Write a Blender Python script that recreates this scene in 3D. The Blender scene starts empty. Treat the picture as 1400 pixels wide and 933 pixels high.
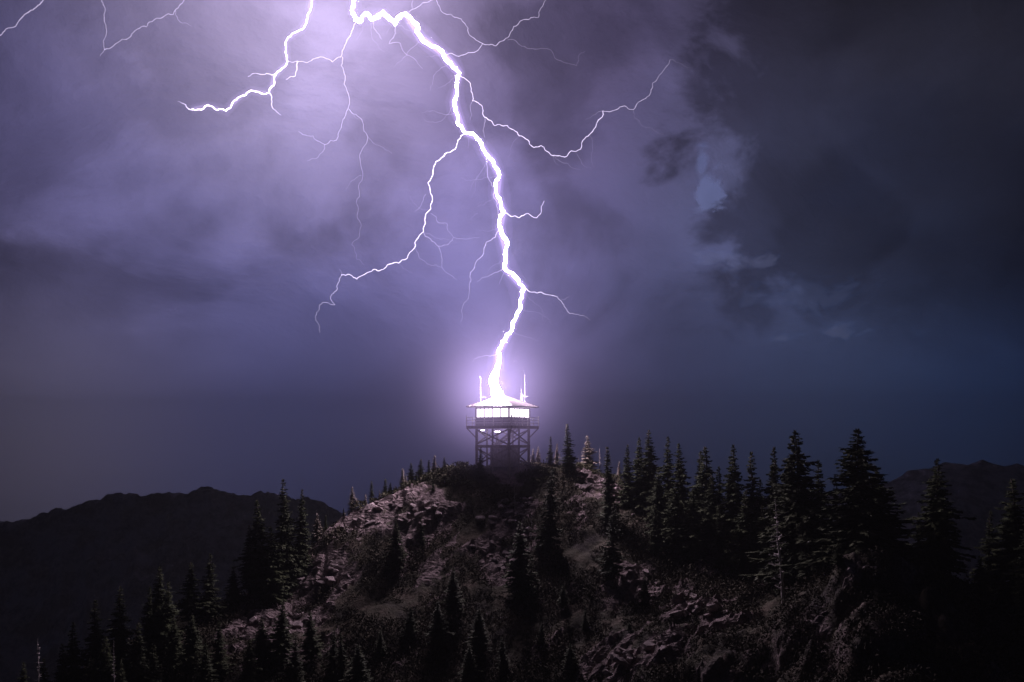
import bpy, math, random
import numpy as np
from mathutils import Vector

scene = bpy.context.scene
C = scene.collection
R = math.radians
F = 1400.0          # focal length in photo pixels
HY = 600.0          # photo row of the eye level
CX = 700.0

# ------------------------------------------------------------------ camera
cam_d = bpy.data.cameras.new('camera')
cam = bpy.data.objects.new('camera', cam_d)
C.objects.link(cam)
cam.location = (0, 0, 0)
cam.rotation_euler = (R(90), 0, 0)
cam_d.sensor_width = 36.0
cam_d.lens = 36.0
cam_d.shift_y = (HY - 466.5) / 1400.0
cam_d.clip_start = 0.5
cam_d.clip_end = 20000
scene.camera = cam

# ------------------------------------------------------------------ world: dusk sky behind the storm clouds
world = bpy.data.worlds.new('World')
scene.world = world
world.use_nodes = True
wn = world.node_tree.nodes
wl = world.node_tree.links
wn.clear()
w_sky = wn.new('ShaderNodeTexSky')
w_sky.sky_type = 'NISHITA'
w_sky.sun_disc = False
w_sky.sun_elevation = R(9.0)
w_sky.sun_rotation = R(-75)
w_sky.altitude = 2000
w_sky.air_density = 1.0
w_sky.dust_density = 0.6
w_sky.ozone_density = 2.5
w_bg = wn.new('ShaderNodeBackground')
w_bg.inputs['Strength'].default_value = 0.15
w_out = wn.new('ShaderNodeOutputWorld')
wl.new(w_sky.outputs[0], w_bg.inputs[0])
wl.new(w_bg.outputs[0], w_out.inputs[0])

# ------------------------------------------------------------------ added unseen lamps light the clouds: lightning glow and coloured sky fill
SKY_R = 6000.0


def px(x, y, d):
    """photo pixel + distance along the view axis -> world point"""
    return Vector(((x - CX) / F * d, d, (HY - y) / F * d))


def cloud_fill(x, y, depth, level, col):
    """a flash 'depth' metres in front of the cloud, a lamp added to give the cloud about that radiance"""
    l = bpy.data.lights.new('cloud_fill_lamp', 'SPOT')
    l.energy = 230.0 * level * depth * depth
    l.color = col
    l.shadow_soft_size = 0.0
    l.spot_size = R(160)
    l.spot_blend = 1.0
    o = bpy.data.objects.new('cloud_fill_lamp', l)
    C.objects.link(o)
    v = px(x, y, 1.0).normalized()
    o.location = v * (SKY_R - depth)
    o.rotation_euler = v.to_track_quat('-Z', 'Y').to_euler()      # shines on the cloud behind it
    return o


cloud_fill(455, -30, 900, 0.46, (0.80, 0.64, 1.0))
cloud_fill(390, 120, 850, 0.08, (0.86, 0.76, 1.0))
cloud_fill(620, 130, 1200, 0.19, (0.58, 0.44, 1.0))
cloud_fill(690, 400, 1100, 0.115, (0.40, 0.38, 1.0))
cloud_fill(685, 520, 560, 0.26, (0.58, 0.44, 1.0))
cloud_fill(170, 250, 1500, 0.105, (0.50, 0.43, 1.0))
cloud_fill(330, 500, 1500, 0.14, (0.30, 0.34, 1.0))
cloud_fill(1010, 330, 900, 0.085, (0.42, 0.48, 1.0))  # this lamp and those after it: added sky fill, no lightning there
cloud_fill(1150, 440, 900, 0.080, (0.30, 0.46, 1.0))
cloud_fill(980, 570, 900, 0.050, (0.22, 0.33, 1.0))
cloud_fill(1250, 90, 1300, 0.035, (0.62, 0.62, 1.0))
cloud_fill(1340, 560, 900, 0.050, (0.05, 0.24, 1.0))
cloud_fill(60, 580, 900, 0.075, (1.0, 0.82, 0.95))

scene.view_settings.view_transform = 'Standard'
scene.view_settings.look = 'None'
scene.view_settings.gamma = 1.0
scene.view_settings.exposure = 0.0
scene.view_settings.use_curve_mapping = False
scene.cycles.use_denoising = True
scene.cycles.max_bounces = 4
scene.cycles.diffuse_bounces = 1
scene.cycles.transparent_max_bounces = 24
scene.cycles.volume_bounces = 0
scene.cycles.sample_clamp_indirect = 4.0


# ------------------------------------------------------------------ helpers
def tag(o, label=None, cat=None, group=None, kind=None):
    if label:
        o['label'] = label
    if cat:
        o['category'] = cat
    if group:
        o['group'] = group
    if kind:
        o['kind'] = kind
    return o


def empty(name, loc=(0, 0, 0), rz=0.0):
    o = bpy.data.objects.new(name, None)
    C.objects.link(o)
    o.location = loc
    o.rotation_euler = (0, 0, rz)
    return o


def mesh(name, verts, faces, smooth=False):
    m = bpy.data.meshes.new(name)
    m.from_pydata(verts, [], faces)
    m.update()
    if smooth:
        m.polygons.foreach_set('use_smooth', [True] * len(m.polygons))
    return m


def obj(name, me, mat=None, parent=None):
    o = bpy.data.objects.new(name, me)
    C.objects.link(o)
    if mat and not me.materials:
        me.materials.append(mat)
    if parent:
        o.parent = parent
    return o


def mat_new(name):
    m = bpy.data.materials.new(name)
    m.use_nodes = True
    n = m.node_tree.nodes
    n.clear()
    out = n.new('ShaderNodeOutputMaterial')
    return m, n, m.node_tree.links, out


def simple_mat(name, c0, c1, scale=6.0, rough=0.8, bump=0.0, coord='Object', per_object=0.0, detail=6.0, spec=0.3):
    m, n, l, out = mat_new(name)
    b = n.new('ShaderNodeBsdfPrincipled')
    b.inputs['Roughness'].default_value = rough
    b.inputs['Specular IOR Level'].default_value = spec
    tc = n.new('ShaderNodeTexCoord')
    nz = n.new('ShaderNodeTexNoise')
    nz.inputs['Scale'].default_value = scale
    nz.inputs['Detail'].default_value = detail
    nz.inputs['Roughness'].default_value = 0.65
    l.new(tc.outputs[coord], nz.inputs['Vector'])
    cr = n.new('ShaderNodeValToRGB')
    cr.color_ramp.elements[0].position = 0.32
    cr.color_ramp.elements[1].position = 0.68
    cr.color_ramp.elements[0].color = (*c0, 1)
    cr.color_ramp.elements[1].color = (*c1, 1)
    l.new(nz.outputs['Fac'], cr.inputs['Fac'])
    col = cr.outputs['Color']
    if per_object:
        oi = n.new('ShaderNodeObjectInfo')
        mr = n.new('ShaderNodeMapRange')
        mr.inputs['To Min'].default_value = 1 - per_object
        mr.inputs['To Max'].default_value = 1 + per_object
        l.new(oi.outputs['Random'], mr.inputs['Value'])
        hs = n.new('ShaderNodeHueSaturation')
        l.new(mr.outputs[0], hs.inputs['Value'])
        l.new(col, hs.inputs['Color'])
        col = hs.outputs['Color']
    l.new(col, b.inputs['Base Color'])
    if bump:
        bp = n.new('ShaderNodeBump')
        bp.inputs['Strength'].default_value = bump
        bp.inputs['Distance'].default_value = 0.1
        l.new(nz.outputs['Fac'], bp.inputs['Height'])
        l.new(bp.outputs[0], b.inputs['Normal'])
    l.new(b.outputs[0], out.inputs['Surface'])
    return m


def emit_mat(name, col, strength, attr=None):
    m, n, l, out = mat_new(name)
    e = n.new('ShaderNodeEmission')
    e.inputs['Color'].default_value = (*col, 1)
    e.inputs['Strength'].default_value = strength
    if attr:
        a = n.new('ShaderNodeAttribute')
        a.attribute_name = attr
        k = n.new('ShaderNodeMath')
        k.operation = 'MULTIPLY'
        k.inputs[1].default_value = strength
        l.new(a.outputs['Fac'], k.inputs[0])
        l.new(k.outputs[0], e.inputs['Strength'])
    l.new(e.outputs[0], out.inputs['Surface'])
    return m


# value noise -------------------------------------------------------
_rs = np.random.RandomState(7)
_TAB = _rs.rand(256, 256)


def vnoise(x, y):
    xi = np.floor(x).astype(int)
    yi = np.floor(y).astype(int)
    fx = x - xi
    fy = y - yi
    fx = fx * fx * fx * (fx * (fx * 6 - 15) + 10)
    fy = fy * fy * fy * (fy * (fy * 6 - 15) + 10)
    a = _TAB[xi & 255, yi & 255]
    b = _TAB[(xi + 1) & 255, yi & 255]
    c = _TAB[xi & 255, (yi + 1) & 255]
    d = _TAB[(xi + 1) & 255, (yi + 1) & 255]
    return (a * (1 - fx) + b * fx) * (1 - fy) + (c * (1 - fx) + d * fx) * fy


def fbm(x, y, oct=5, gain=0.5, ridged=False):
    s = 0.0
    amp = 1.0
    tot = 0.0
    for i in range(oct):
        v = vnoise(x + 17.3 * i, y + 31.7 * i)
        if ridged:
            v = 1 - np.abs(2 * v - 1)
        s = s + amp * v
        tot += amp
        amp *= gain
        x, y = x * 1.97 + y * 0.31, y * 1.97 - x * 0.31
    return s / tot


# ------------------------------------------------------------------ sky: the underside of the storm clouds, a shell lit by the added fill lamps
def build_sky():
    nu, nv = 240, 90
    verts, faces = [], []
    for j in range(nv + 1):
        el = R(-9) + (R(89.5) - R(-9)) * (j / nv)
        for i in range(nu):
            a = 2 * math.pi * i / nu
            verts.append((math.cos(el) * math.sin(a), math.cos(el) * math.cos(a), math.sin(el)))
    P = np.array(verts)
    az = np.arctan2(P[:, 0], P[:, 1])
    el = np.arcsin(P[:, 2])
    X = P[:, 0] * 4 + 11
    Y = P[:, 2] * 5.5 + 7 + P[:, 1] * 2
    bump = fbm(X, Y, 5, 0.55) - 0.5
    r = SKY_R * (1 + 0.03 * bump * np.clip((el + 0.05) * 5, 0, 1))
    P = P * r[:, None]
    for j in range(nv):
        for i in range(nu):
            k = (i + 1) % nu
            faces.append((j * nu + i, (j + 1) * nu + i, (j + 1) * nu + k, j * nu + k))
    me = mesh('sky', [tuple(p) for p in P], faces, True)
    m, n, l, out = mat_new('storm_cloud')
    tc = n.new('ShaderNodeTexCoord')
    mp = n.new('ShaderNodeMapping')
    mp.inputs['Scale'].default_value = (1 / 6000, 1 / 6000, 1.3 / 6000)
    l.new(tc.outputs['Object'], mp.inputs['Vector'])
    def noise(scale, detail, rough, loc=(0, 0, 0), dist=0.0):
        m2 = n.new('ShaderNodeMapping')
        m2.inputs['Location'].default_value = loc
        l.new(mp.outputs[0], m2.inputs['Vector'])
        z = n.new('ShaderNodeTexNoise')
        z.inputs['Scale'].default_value = scale
        z.inputs['Detail'].default_value = detail
        z.inputs['Roughness'].default_value = rough
        z.inputs['Distortion'].default_value = dist
        l.new(m2.outputs[0], z.inputs['Vector'])
        return z.outputs['Fac']

    def math_(op, a_, b_, c_=None):
        k = n.new('ShaderNodeMath')
        k.operation = op
        for i_, q in enumerate((a_, b_, c_)):
            if q is None:
                continue
            if hasattr(q, 'is_linked'):
                l.new(q, k.inputs[i_])
            else:
                k.inputs[i_].default_value = q
        return k.outputs[0]

    def smooth(v_, a_, b_, t0=0.0, t1=1.0):
        k = n.new('ShaderNodeMapRange')
        k.interpolation_type = 'SMOOTHSTEP'
        for nm_, q in (('From Min', a_), ('From Max', b_), ('To Min', t0), ('To Max', t1)):
            k.inputs[nm_].default_value = q
        l.new(v_, k.inputs['Value'])
        return k.outputs[0]

    big = noise(2.0, 8, 0.50, (0.3, 0.1, 0.9))
    mid = noise(6.0, 8, 0.52, (2.0, 1.1, 4.2), 0.2)
    dens = math_('MULTIPLY_ADD', mid, 0.28, math_('MULTIPLY', big, 0.72))
    edge = noise(2.3, 9, 0.54, (1.3, 0.7, 2.9), 0.35)
    edge2 = noise(5.0, 9, 0.56, (4.3, 2.7, 0.9), 0.4)
    alb = math_('MULTIPLY_ADD', smooth(edge, 0.45, 0.55), 0.09, smooth(dens, 0.37, 0.63, 0.04, 0.17))
    alb = math_('MULTIPLY_ADD', smooth(edge2, 0.44, 0.56), 0.05, alb)
    sep = n.new('ShaderNodeSeparateXYZ')
    l.new(tc.outputs['Object'], sep.inputs[0])
    hi = smooth(sep.outputs[2], 150, 1100)                       # low down the rain hides the billows
    # a thick dark bank of cloud with a torn edge
    ragb = noise(9.0, 9, 0.6, (7, 3, 2), 0.3)
    c_ = px(1350, 110, 1.0).normalized() * SKY_R
    g1 = n.new('ShaderNodeVectorMath')
    g1.operation = 'SUBTRACT'
    l.new(tc.outputs['Object'], g1.inputs[0])
    g1.inputs[1].default_value = c_
    g2 = n.new('ShaderNodeVectorMath')
    g2.operation = 'DIVIDE'
    l.new(g1.outputs[0], g2.inputs[0])
    g2.inputs[1].default_value = (1400, 2200, 1350)
    g3 = n.new('ShaderNodeVectorMath')
    g3.operation = 'LENGTH'
    l.new(g2.outputs[0], g3.inputs[0])
    bank = smooth(math_('MULTIPLY_ADD', ragb, 1.5, g3.outputs['Value']), 1.70, 1.92, 0.38, 1.0)
    alb = math_('MULTIPLY', alb, bank)
    alb = math_('ADD', math_('MULTIPLY', alb, hi), math_('MULTIPLY', math_('SUBTRACT', 1.0, hi), 0.135))
    cc = n.new('ShaderNodeCombineColor')
    for i_ in range(3):
        l.new(alb, cc.inputs[i_])
    bp = n.new('ShaderNodeBump')
    bp.inputs['Strength'].default_value = 0.8
    bp.inputs['Distance'].default_value = 260
    l.new(math_('MULTIPLY', math_('MULTIPLY_ADD', edge2, 0.35, dens), hi), bp.inputs['Height'])
    df = n.new('ShaderNodeBsdfDiffuse')
    l.new(cc.outputs[0], df.inputs['Color'])
    l.new(bp.outputs[0], df.inputs['Normal'])
    # thin places let the dusk sky through; two ragged gaps in the cloud edge
    thin = smooth(noise(2.1, 8, 0.55, (3.1, 1.7, 0.4)), 0.35, 0.75, 0.004, 0.05)
    rag = noise(26.0, 9, 0.62, (5, 2, 1), 0.8)
    gaps = None
    for gx_, gy_, wx_, wz_, amt in ((966, 262, 120, 130, 0.62), (961, 225, 50, 150, 0.5), (1010, 352, 220, 55, 0.16), (1100, 400, 420, 120, 0.07), (1130, 455, 420, 60, 0.09)):
        c_ = px(gx_, gy_, 1.0).normalized() * SKY_R
        g1 = n.new('ShaderNodeVectorMath')
        g1.operation = 'SUBTRACT'
        l.new(tc.outputs['Object'], g1.inputs[0])
        g1.inputs[1].default_value = c_
        g2 = n.new('ShaderNodeVectorMath')
        g2.operation = 'DIVIDE'
        l.new(g1.outputs[0], g2.inputs[0])
        g2.inputs[1].default_value = (wx_, wx_ * 2, wz_)
        g3 = n.new('ShaderNodeVectorMath')
        g3.operation = 'LENGTH'
        l.new(g2.outputs[0], g3.inputs[0])
        v_ = math_('MULTIPLY_ADD', rag, -4.4, g3.outputs['Value'])
        g_ = smooth(v_, -1.25, -1.85, 0.0, amt)
        gaps = g_ if gaps is None else math_('MAXIMUM', gaps, g_)
    fac = math_('MAXIMUM', thin, gaps)
    tr = n.new('ShaderNodeBsdfTransparent')
    tint = n.new('ShaderNodeMix')
    tint.data_type = 'RGBA'
    tint.inputs[6].default_value = (0.25, 0.45, 1.0, 1)
    tint.inputs[7].default_value = (1.0, 0.62, 0.80, 1)
    l.new(smooth(gaps, 0.0, 0.12), tint.inputs[0])
    l.new(tint.outputs[2], tr.inputs['Color'])
    mx = n.new('ShaderNodeMixShader')
    l.new(fac, mx.inputs['Fac'])
    l.new(df.outputs[0], mx.inputs[1])
    l.new(tr.outputs[0], mx.inputs[2])
    l.new(mx.outputs[0], out.inputs['Surface'])
    o = obj('sky', me, m)
    tag(o, kind='structure')


build_sky()

# ------------------------------------------------------------------ hill
CTRL = [  # photo column, photo row, distance
    (690, 637, 114), (650, 638, 114), (740, 636, 115), (615, 645, 113.5), (580, 660, 112.5), (540, 682, 111.5), (500, 702, 110),
    (690, 650, 120), (640, 655, 119.5), (740, 650, 121), (600, 672, 118), (560, 695, 117), (500, 735, 115), (440, 778, 112), (395, 815, 109), (800, 662, 122), (860, 685, 121), (950, 735, 115), (1050, 795, 106),
    (460, 722, 108), (430, 745, 106), (395, 785, 103), (340, 815, 99), (280, 840, 95), (210, 880, 92), (120, 940, 90), (20, 980, 90),
    (690, 665, 110.5), (690, 715, 106), (690, 790, 99), (690, 865, 92), (690, 940, 86), (690, 1030, 79),
    (560, 760, 103), (520, 850, 94), (480, 940, 86), (480, 1040, 78), (420, 830, 98), (330, 900, 89), (300, 980, 82), (150, 1000, 84),
    (775, 640, 116), (815, 647, 116.5), (860, 662, 114), (920, 705, 109), (980, 750, 103), (1040, 782, 98), (1075, 788, 95),
    (800, 700, 107), (840, 780, 98), (850, 860, 89), (850, 950, 80), (850, 1040, 74),
    (930, 800, 96), (990, 830, 89), (930, 870, 84), (880, 915, 80), (1000, 900, 80), (1000, 1000, 72), (1050, 850, 87), (1080, 930, 76),
    (1110, 790, 87), (1160, 758, 81), (1215, 765, 83), (1270, 778, 85), (1330, 800, 87), (1390, 840, 87), (1460, 880, 87),
    (1110, 830, 78), (1120, 880, 74), (1130, 945, 70), (1200, 850, 74), (1230, 930, 68), (1300, 880, 75), (1330, 950, 70), (1400, 920, 76),
    (1420, 1000, 70), (1130, 1040, 64), (1280, 1040, 62),
]
pts = [tuple(px(*c)) for c in CTRL]
pts += [(-12, 128, -9), (0, 128, -6.5), (12, 128, -7), (24, 122, -9), (34, 115, -13), (50, 108, -18), (-26, 124, -19), (-40, 118, -28), (-55, 110, -36),
        (-70, 100, -42), (0, 150, -24), (30, 150, -26), (-40, 150, -38), (60, 140, -34), (75, 110, -30), (80, 85, -34), (75, 60, -38), (0, 185, -48), (60, 185, -52),
        (-60, 185, -56), (110, 120, -50), (110, 180, -60), (-110, 120, -62), (-110, 185, -66), (-110, 45, -60), (110, 45, -56), (0, 45, -46), (-50, 60, -38), (-75, 75, -44), (50, 50, -36)]
P3 = np.array(pts)
PN = P3[:, :2] / 50.0


def tps_k(d2):
    return 0.5 * d2 * np.log(d2 + 1e-9)


d2 = ((PN[:, None, :] - PN[None, :, :]) ** 2).sum(-1)
nP = len(PN)
A = np.zeros((nP + 3, nP + 3))
A[:nP, :nP] = tps_k(d2) + 0.002 * np.eye(nP)
A[:nP, nP] = 1
A[:nP, nP + 1:] = PN
A[nP, :nP] = 1
A[nP + 1:, :nP] = PN.T
rhs = np.zeros(nP + 3)
rhs[:nP] = P3[:, 2]
W = np.linalg.solve(A, rhs)


def base_h(x, y):
    q = np.stack([np.ravel(x), np.ravel(y)], 1) / 50.0
    o = np.full(len(q), W[nP]) + q @ W[nP + 1:]
    for i in range(nP):
        o += W[i] * tps_k(((q - PN[i]) ** 2).sum(1))
    return o.reshape(np.shape(x))


HX0, HX1, HY0, HY1, HS = -100.0, 100.0, 46.0, 176.0, 0.30
gx = np.arange(HX0, HX1, HS)
gy = np.arange(HY0, HY1, HS)
GX, GY = np.meshgrid(gx, gy)
GB = base_h(GX, GY)


def grid_sample(G, x, y):
    fx = min(max((x - HX0) / HS, 0), len(gx) - 2.001)
    fy = min(max((y - HY0) / HS, 0), len(gy) - 2.001)
    i, j = int(fx), int(fy)
    fx -= i
    fy -= j
    return (G[j, i] * (1 - fx) + G[j, i + 1] * fx) * (1 - fy) + (G[j + 1, i] * (1 - fx) + G[j + 1, i + 1] * fx) * fy


def hit(pxx, pyy, G, d0=60.0, d1=150.0):
    """where the photo ray through a pixel meets the hill"""
    d = d0
    while d < d1:
        p = px(pxx, pyy, d)
        if p.z < grid_sample(G, p.x, p.y):
            return p.x, p.y
        d += 0.25
    return None


# bare rock shows in these places (photo column, row, radius in metres)
BARE = [(540, 690, 3.5), (510, 700, 3), (570, 705, 3), (480, 720, 3), (600, 700, 2.5), (430, 790, 4), (400, 800, 3.5), (450, 780, 3), (380, 860, 4),
        (420, 850, 3.5), (340, 850, 3), (700, 700, 2.5), (680, 715, 2), (715, 690, 2), (670, 750, 2.5), (720, 730, 2.5), (690, 770, 2),
        (800, 648, 3), (830, 655, 3), (850, 668, 3), (700, 645, 2), (870, 785, 2.5), (880, 800, 2.5), (940, 835, 3), (970, 838, 3), (900, 880, 3.5), (850, 900, 3), (830, 925, 3),
        (1030, 780, 2.5), (1060, 782, 2), (990, 780, 2), (1170, 775, 2), (1125, 850, 2)]
bare = np.zeros_like(GX)
for (a, b, r) in BARE:
    h = hit(a, b, GB)
    if h:
        bare = np.maximum(bare, np.exp(-(((GX - h[0]) / r) ** 2 + ((GY - h[1]) / (r * 1.3)) ** 2)))
wob = fbm(GX / 3.2, GY / 3.2, 5, 0.6)
streak = fbm((GX * 0.75 + GY * 0.66) / 7.0 + 3, (GY * 0.75 - GX * 0.66) / 1.6 + 8, 4, 0.55, True)     # slanting ledges
bare = np.clip(bare * 0.95 + (wob - 0.5) * 1.5 + (streak - 0.62) * 1.3, 0, 1)
bare = np.clip((bare - 0.40) * 2.2, 0, 1)


def blocks(x, y, seed):
    """worley cells: a height for each cell and the distance to its border, for broken rock"""
    rs_ = np.random.RandomState(seed)
    jx, jy, hv = rs_.rand(64, 64), rs_.rand(64, 64), rs_.rand(64, 64)
    xi, yi = np.floor(x).astype(int), np.floor(y).astype(int)
    f1 = np.full(x.shape, 9.0)
    f2 = np.full(x.shape, 9.0)
    hh = np.zeros(x.shape)
    tilt = np.zeros(x.shape)
    for ox in (-1, 0, 1):
        for oy in (-1, 0, 1):
            cx_, cy_ = xi + ox, yi + oy
            a_, b_ = cx_ & 63, cy_ & 63
            dx, dy = x - cx_ - jx[a_, b_], y - cy_ - jy[a_, b_]
            d_ = np.hypot(dx, dy)
            nearer = d_ < f1
            f2 = np.where(nearer, f1, np.minimum(f2, d_))
            hh = np.where(nearer, hv[a_, b_] + dx * (jx[b_, a_] - 0.5) + dy * (jy[b_, a_] - 0.3), hh)
            f1 = np.where(nearer, d_, f1)
    return hh, f2 - f1


U = GX * 0.80 + GY * 0.60 + (wob - 0.5) * 2.0
Vv = GY * 0.80 - GX * 0.60 + (wob - 0.5) * 2.0
b1, e1 = blocks(U / 4.2, Vv / 2.0, 4)
b2, e2 = blocks(U / 1.5 + 7, Vv / 0.9 + 3, 5)
crack = np.clip(1 - e1 * 6, 0, 1) * 0.35 + np.clip(1 - e2 * 5, 0, 1) * 0.14
lump = fbm(GX / 12.0, GY / 12.0, 5, 0.55)
fine = fbm(GX / 1.6, GY / 1.6, 4, 0.6, True)
flat_top = np.clip((np.hypot(GX + 1.0, GY - 114) - 3.0) / 6.0, 0.06, 1)
outc = np.clip(1.6 - np.hypot((GX - 27) / 15, (GY - 76) / 10), 0, 1)                 # the big outcrop
rocky = np.clip(bare + outc, 0, 1)
GH = GB - 0.25 * flat_top + flat_top * ((lump - 0.5) * 1.9 + (streak - 0.62) * 1.1 + rocky * ((b1 - 0.5) * (0.9 + 0.9 * outc) + (b2 - 0.5) * 0.55 * (1 - 0.6 * outc) - crack)
                      + (1 - rocky) * (b2 - 0.5) * 0.08 + (fine - 0.6) * (0.20 + 0.2 * rocky))
bare = np.clip(np.maximum(bare * (1 - 0.6 * outc), outc * (0.8 * wob - 0.18)), 0, 1)


def hz(x, y):
    return float(grid_sample(GH, x, y))


def build_hill():
    ny, nx = GX.shape
    V = np.stack([GX.ravel(), GY.ravel(), GH.ravel()], 1)
    idx = np.arange(nx * ny).reshape(ny, nx)
    Fq = np.stack([idx[:-1, :-1].ravel(), idx[:-1, 1:].ravel(), idx[1:, 1:].ravel(), idx[1:, :-1].ravel()], 1)
    me = bpy.data.meshes.new('hill')
    me.vertices.add(len(V))
    me.vertices.foreach_set('co', V.ravel())
    me.loops.add(Fq.size)
    me.loops.foreach_set('vertex_index', Fq.ravel())
    me.polygons.add(len(Fq))
    me.polygons.foreach_set('loop_start', np.arange(0, Fq.size, 4))
    me.update(calc_edges=True)
    me.validate()
    fb = bare.ravel()[Fq].mean(1) + (np.random.RandomState(2).rand(len(Fq)) - 0.5) * 0.2
    me.polygons.foreach_set('use_smooth', (fb < 0.3).tolist())
    at = me.attributes.new('bare', 'FLOAT', 'POINT')
    at.data.foreach_set('value', bare.ravel().astype(np.float32))
    m, n, l, out = mat_new('hillside')
    b = n.new('ShaderNodeBsdfPrincipled')
    b.inputs['Roughness'].default_value = 0.9
    b.inputs['Specular IOR Level'].default_value = 0.2
    tc = n.new('ShaderNodeTexCoord')
    a = n.new('ShaderNodeAttribute')
    a.attribute_name = 'bare'
    n1 = n.new('ShaderNodeTexNoise')
    n1.inputs['Scale'].default_value = 1.3
    n1.inputs['Detail'].default_value = 8
    n1.inputs['Roughness'].default_value = 0.7
    l.new(tc.outputs['Object'], n1.inputs['Vector'])
    n2 = n.new('ShaderNodeTexNoise')
    n2.inputs['Scale'].default_value = 0.35
    n2.inputs['Detail'].default_value = 7
    l.new(tc.outputs['Object'], n2.inputs['Vector'])
    vo = n.new('ShaderNodeTexVoronoi')
    vo.feature = 'DISTANCE_TO_EDGE'
    vo.inputs['Scale'].default_value = 1.9
    mpv = n.new('ShaderNodeMapping')
    mpv.inputs['Rotation'].default_value = (0.4, 0.3, 0.6)
    mpv.inputs['Scale'].default_value = (0.6, 1.6, 1.0)
    l.new(tc.outputs['Object'], mpv.inputs['Vector'])
    l.new(mpv.outputs[0], vo.inputs['Vector'])
    rock = n.new('ShaderNodeValToRGB')
    rock.color_ramp.elements[0].position = 0.28
    rock.color_ramp.elements[0].color = (0.065, 0.047, 0.043, 1)
    rock.color_ramp.elements[1].position = 0.70
    rock.color_ramp.elements[1].color = (0.27, 0.21, 0.20, 1)
    l.new(n1.outputs['Fac'], rock.inputs['Fac'])
    soil = n.new('ShaderNodeValToRGB')
    soil.color_ramp.elements[0].position = 0.35
    soil.color_ramp.elements[0].color = (0.026, 0.021, 0.017, 1)
    soil.color_ramp.elements[1].position = 0.68
    soil.color_ramp.elements[1].color = (0.105, 0.080, 0.060, 1)
    e = soil.color_ramp.elements.new(0.5)
    e.color = (0.050, 0.046, 0.028, 1)
    l.new(n2.outputs['Fac'], soil.inputs['Fac'])
    ad = n.new('ShaderNodeMath')
    ad.operation = 'MULTIPLY_ADD'
    ad.inputs[1].default_value = 0.9
    l.new(n1.outputs['Fac'], ad.inputs[0])
    l.new(a.outputs['Fac'], ad.inputs[2])
    mr = n.new('ShaderNodeMapRange')
    mr.interpolation_type = 'SMOOTHSTEP'
    mr.inputs['From Min'].default_value = 0.62
    mr.inputs['From Max'].default_value = 0.95
    l.new(ad.outputs[0], mr.inputs['Value'])
    mx = n.new('ShaderNodeMix')
    mx.data_type = 'RGBA'
    l.new(mr.outputs[0], mx.inputs[0])
    l.new(soil.outputs['Color'], mx.inputs[6])
    l.new(rock.outputs['Color'], mx.inputs[7])
    l.new(mx.outputs[2], b.inputs['Base Color'])
    b1 = n.new('ShaderNodeBump')
    b1.inputs['Strength'].default_value = 1.0
    b1.inputs['Distance'].default_value = 0.35
    l.new(n1.outputs['Fac'], b1.inputs['Height'])
    b2 = n.new('ShaderNodeBump')
    b2.inputs['Strength'].default_value = 0.9
    b2.inputs['Distance'].default_value = 0.3
    l.new(vo.outputs['Distance'], b2.inputs['Height'])
    rs_ = n.new('ShaderNodeMath')
    rs_.operation = 'MULTIPLY'
    rs_.inputs[1].default_value = 0.9
    l.new(mr.outputs[0], rs_.inputs[0])
    l.new(rs_.outputs[0], b2.inputs['Strength'])
    l.new(b1.outputs[0], b2.inputs['Normal'])
    l.new(b2.outputs[0], b.inputs['Normal'])
    l.new(b.outputs[0], out.inputs['Surface'])
    o = obj('hill', me, m)
    tag(o, kind='structure')
    return o


hill = build_hill()


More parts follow.
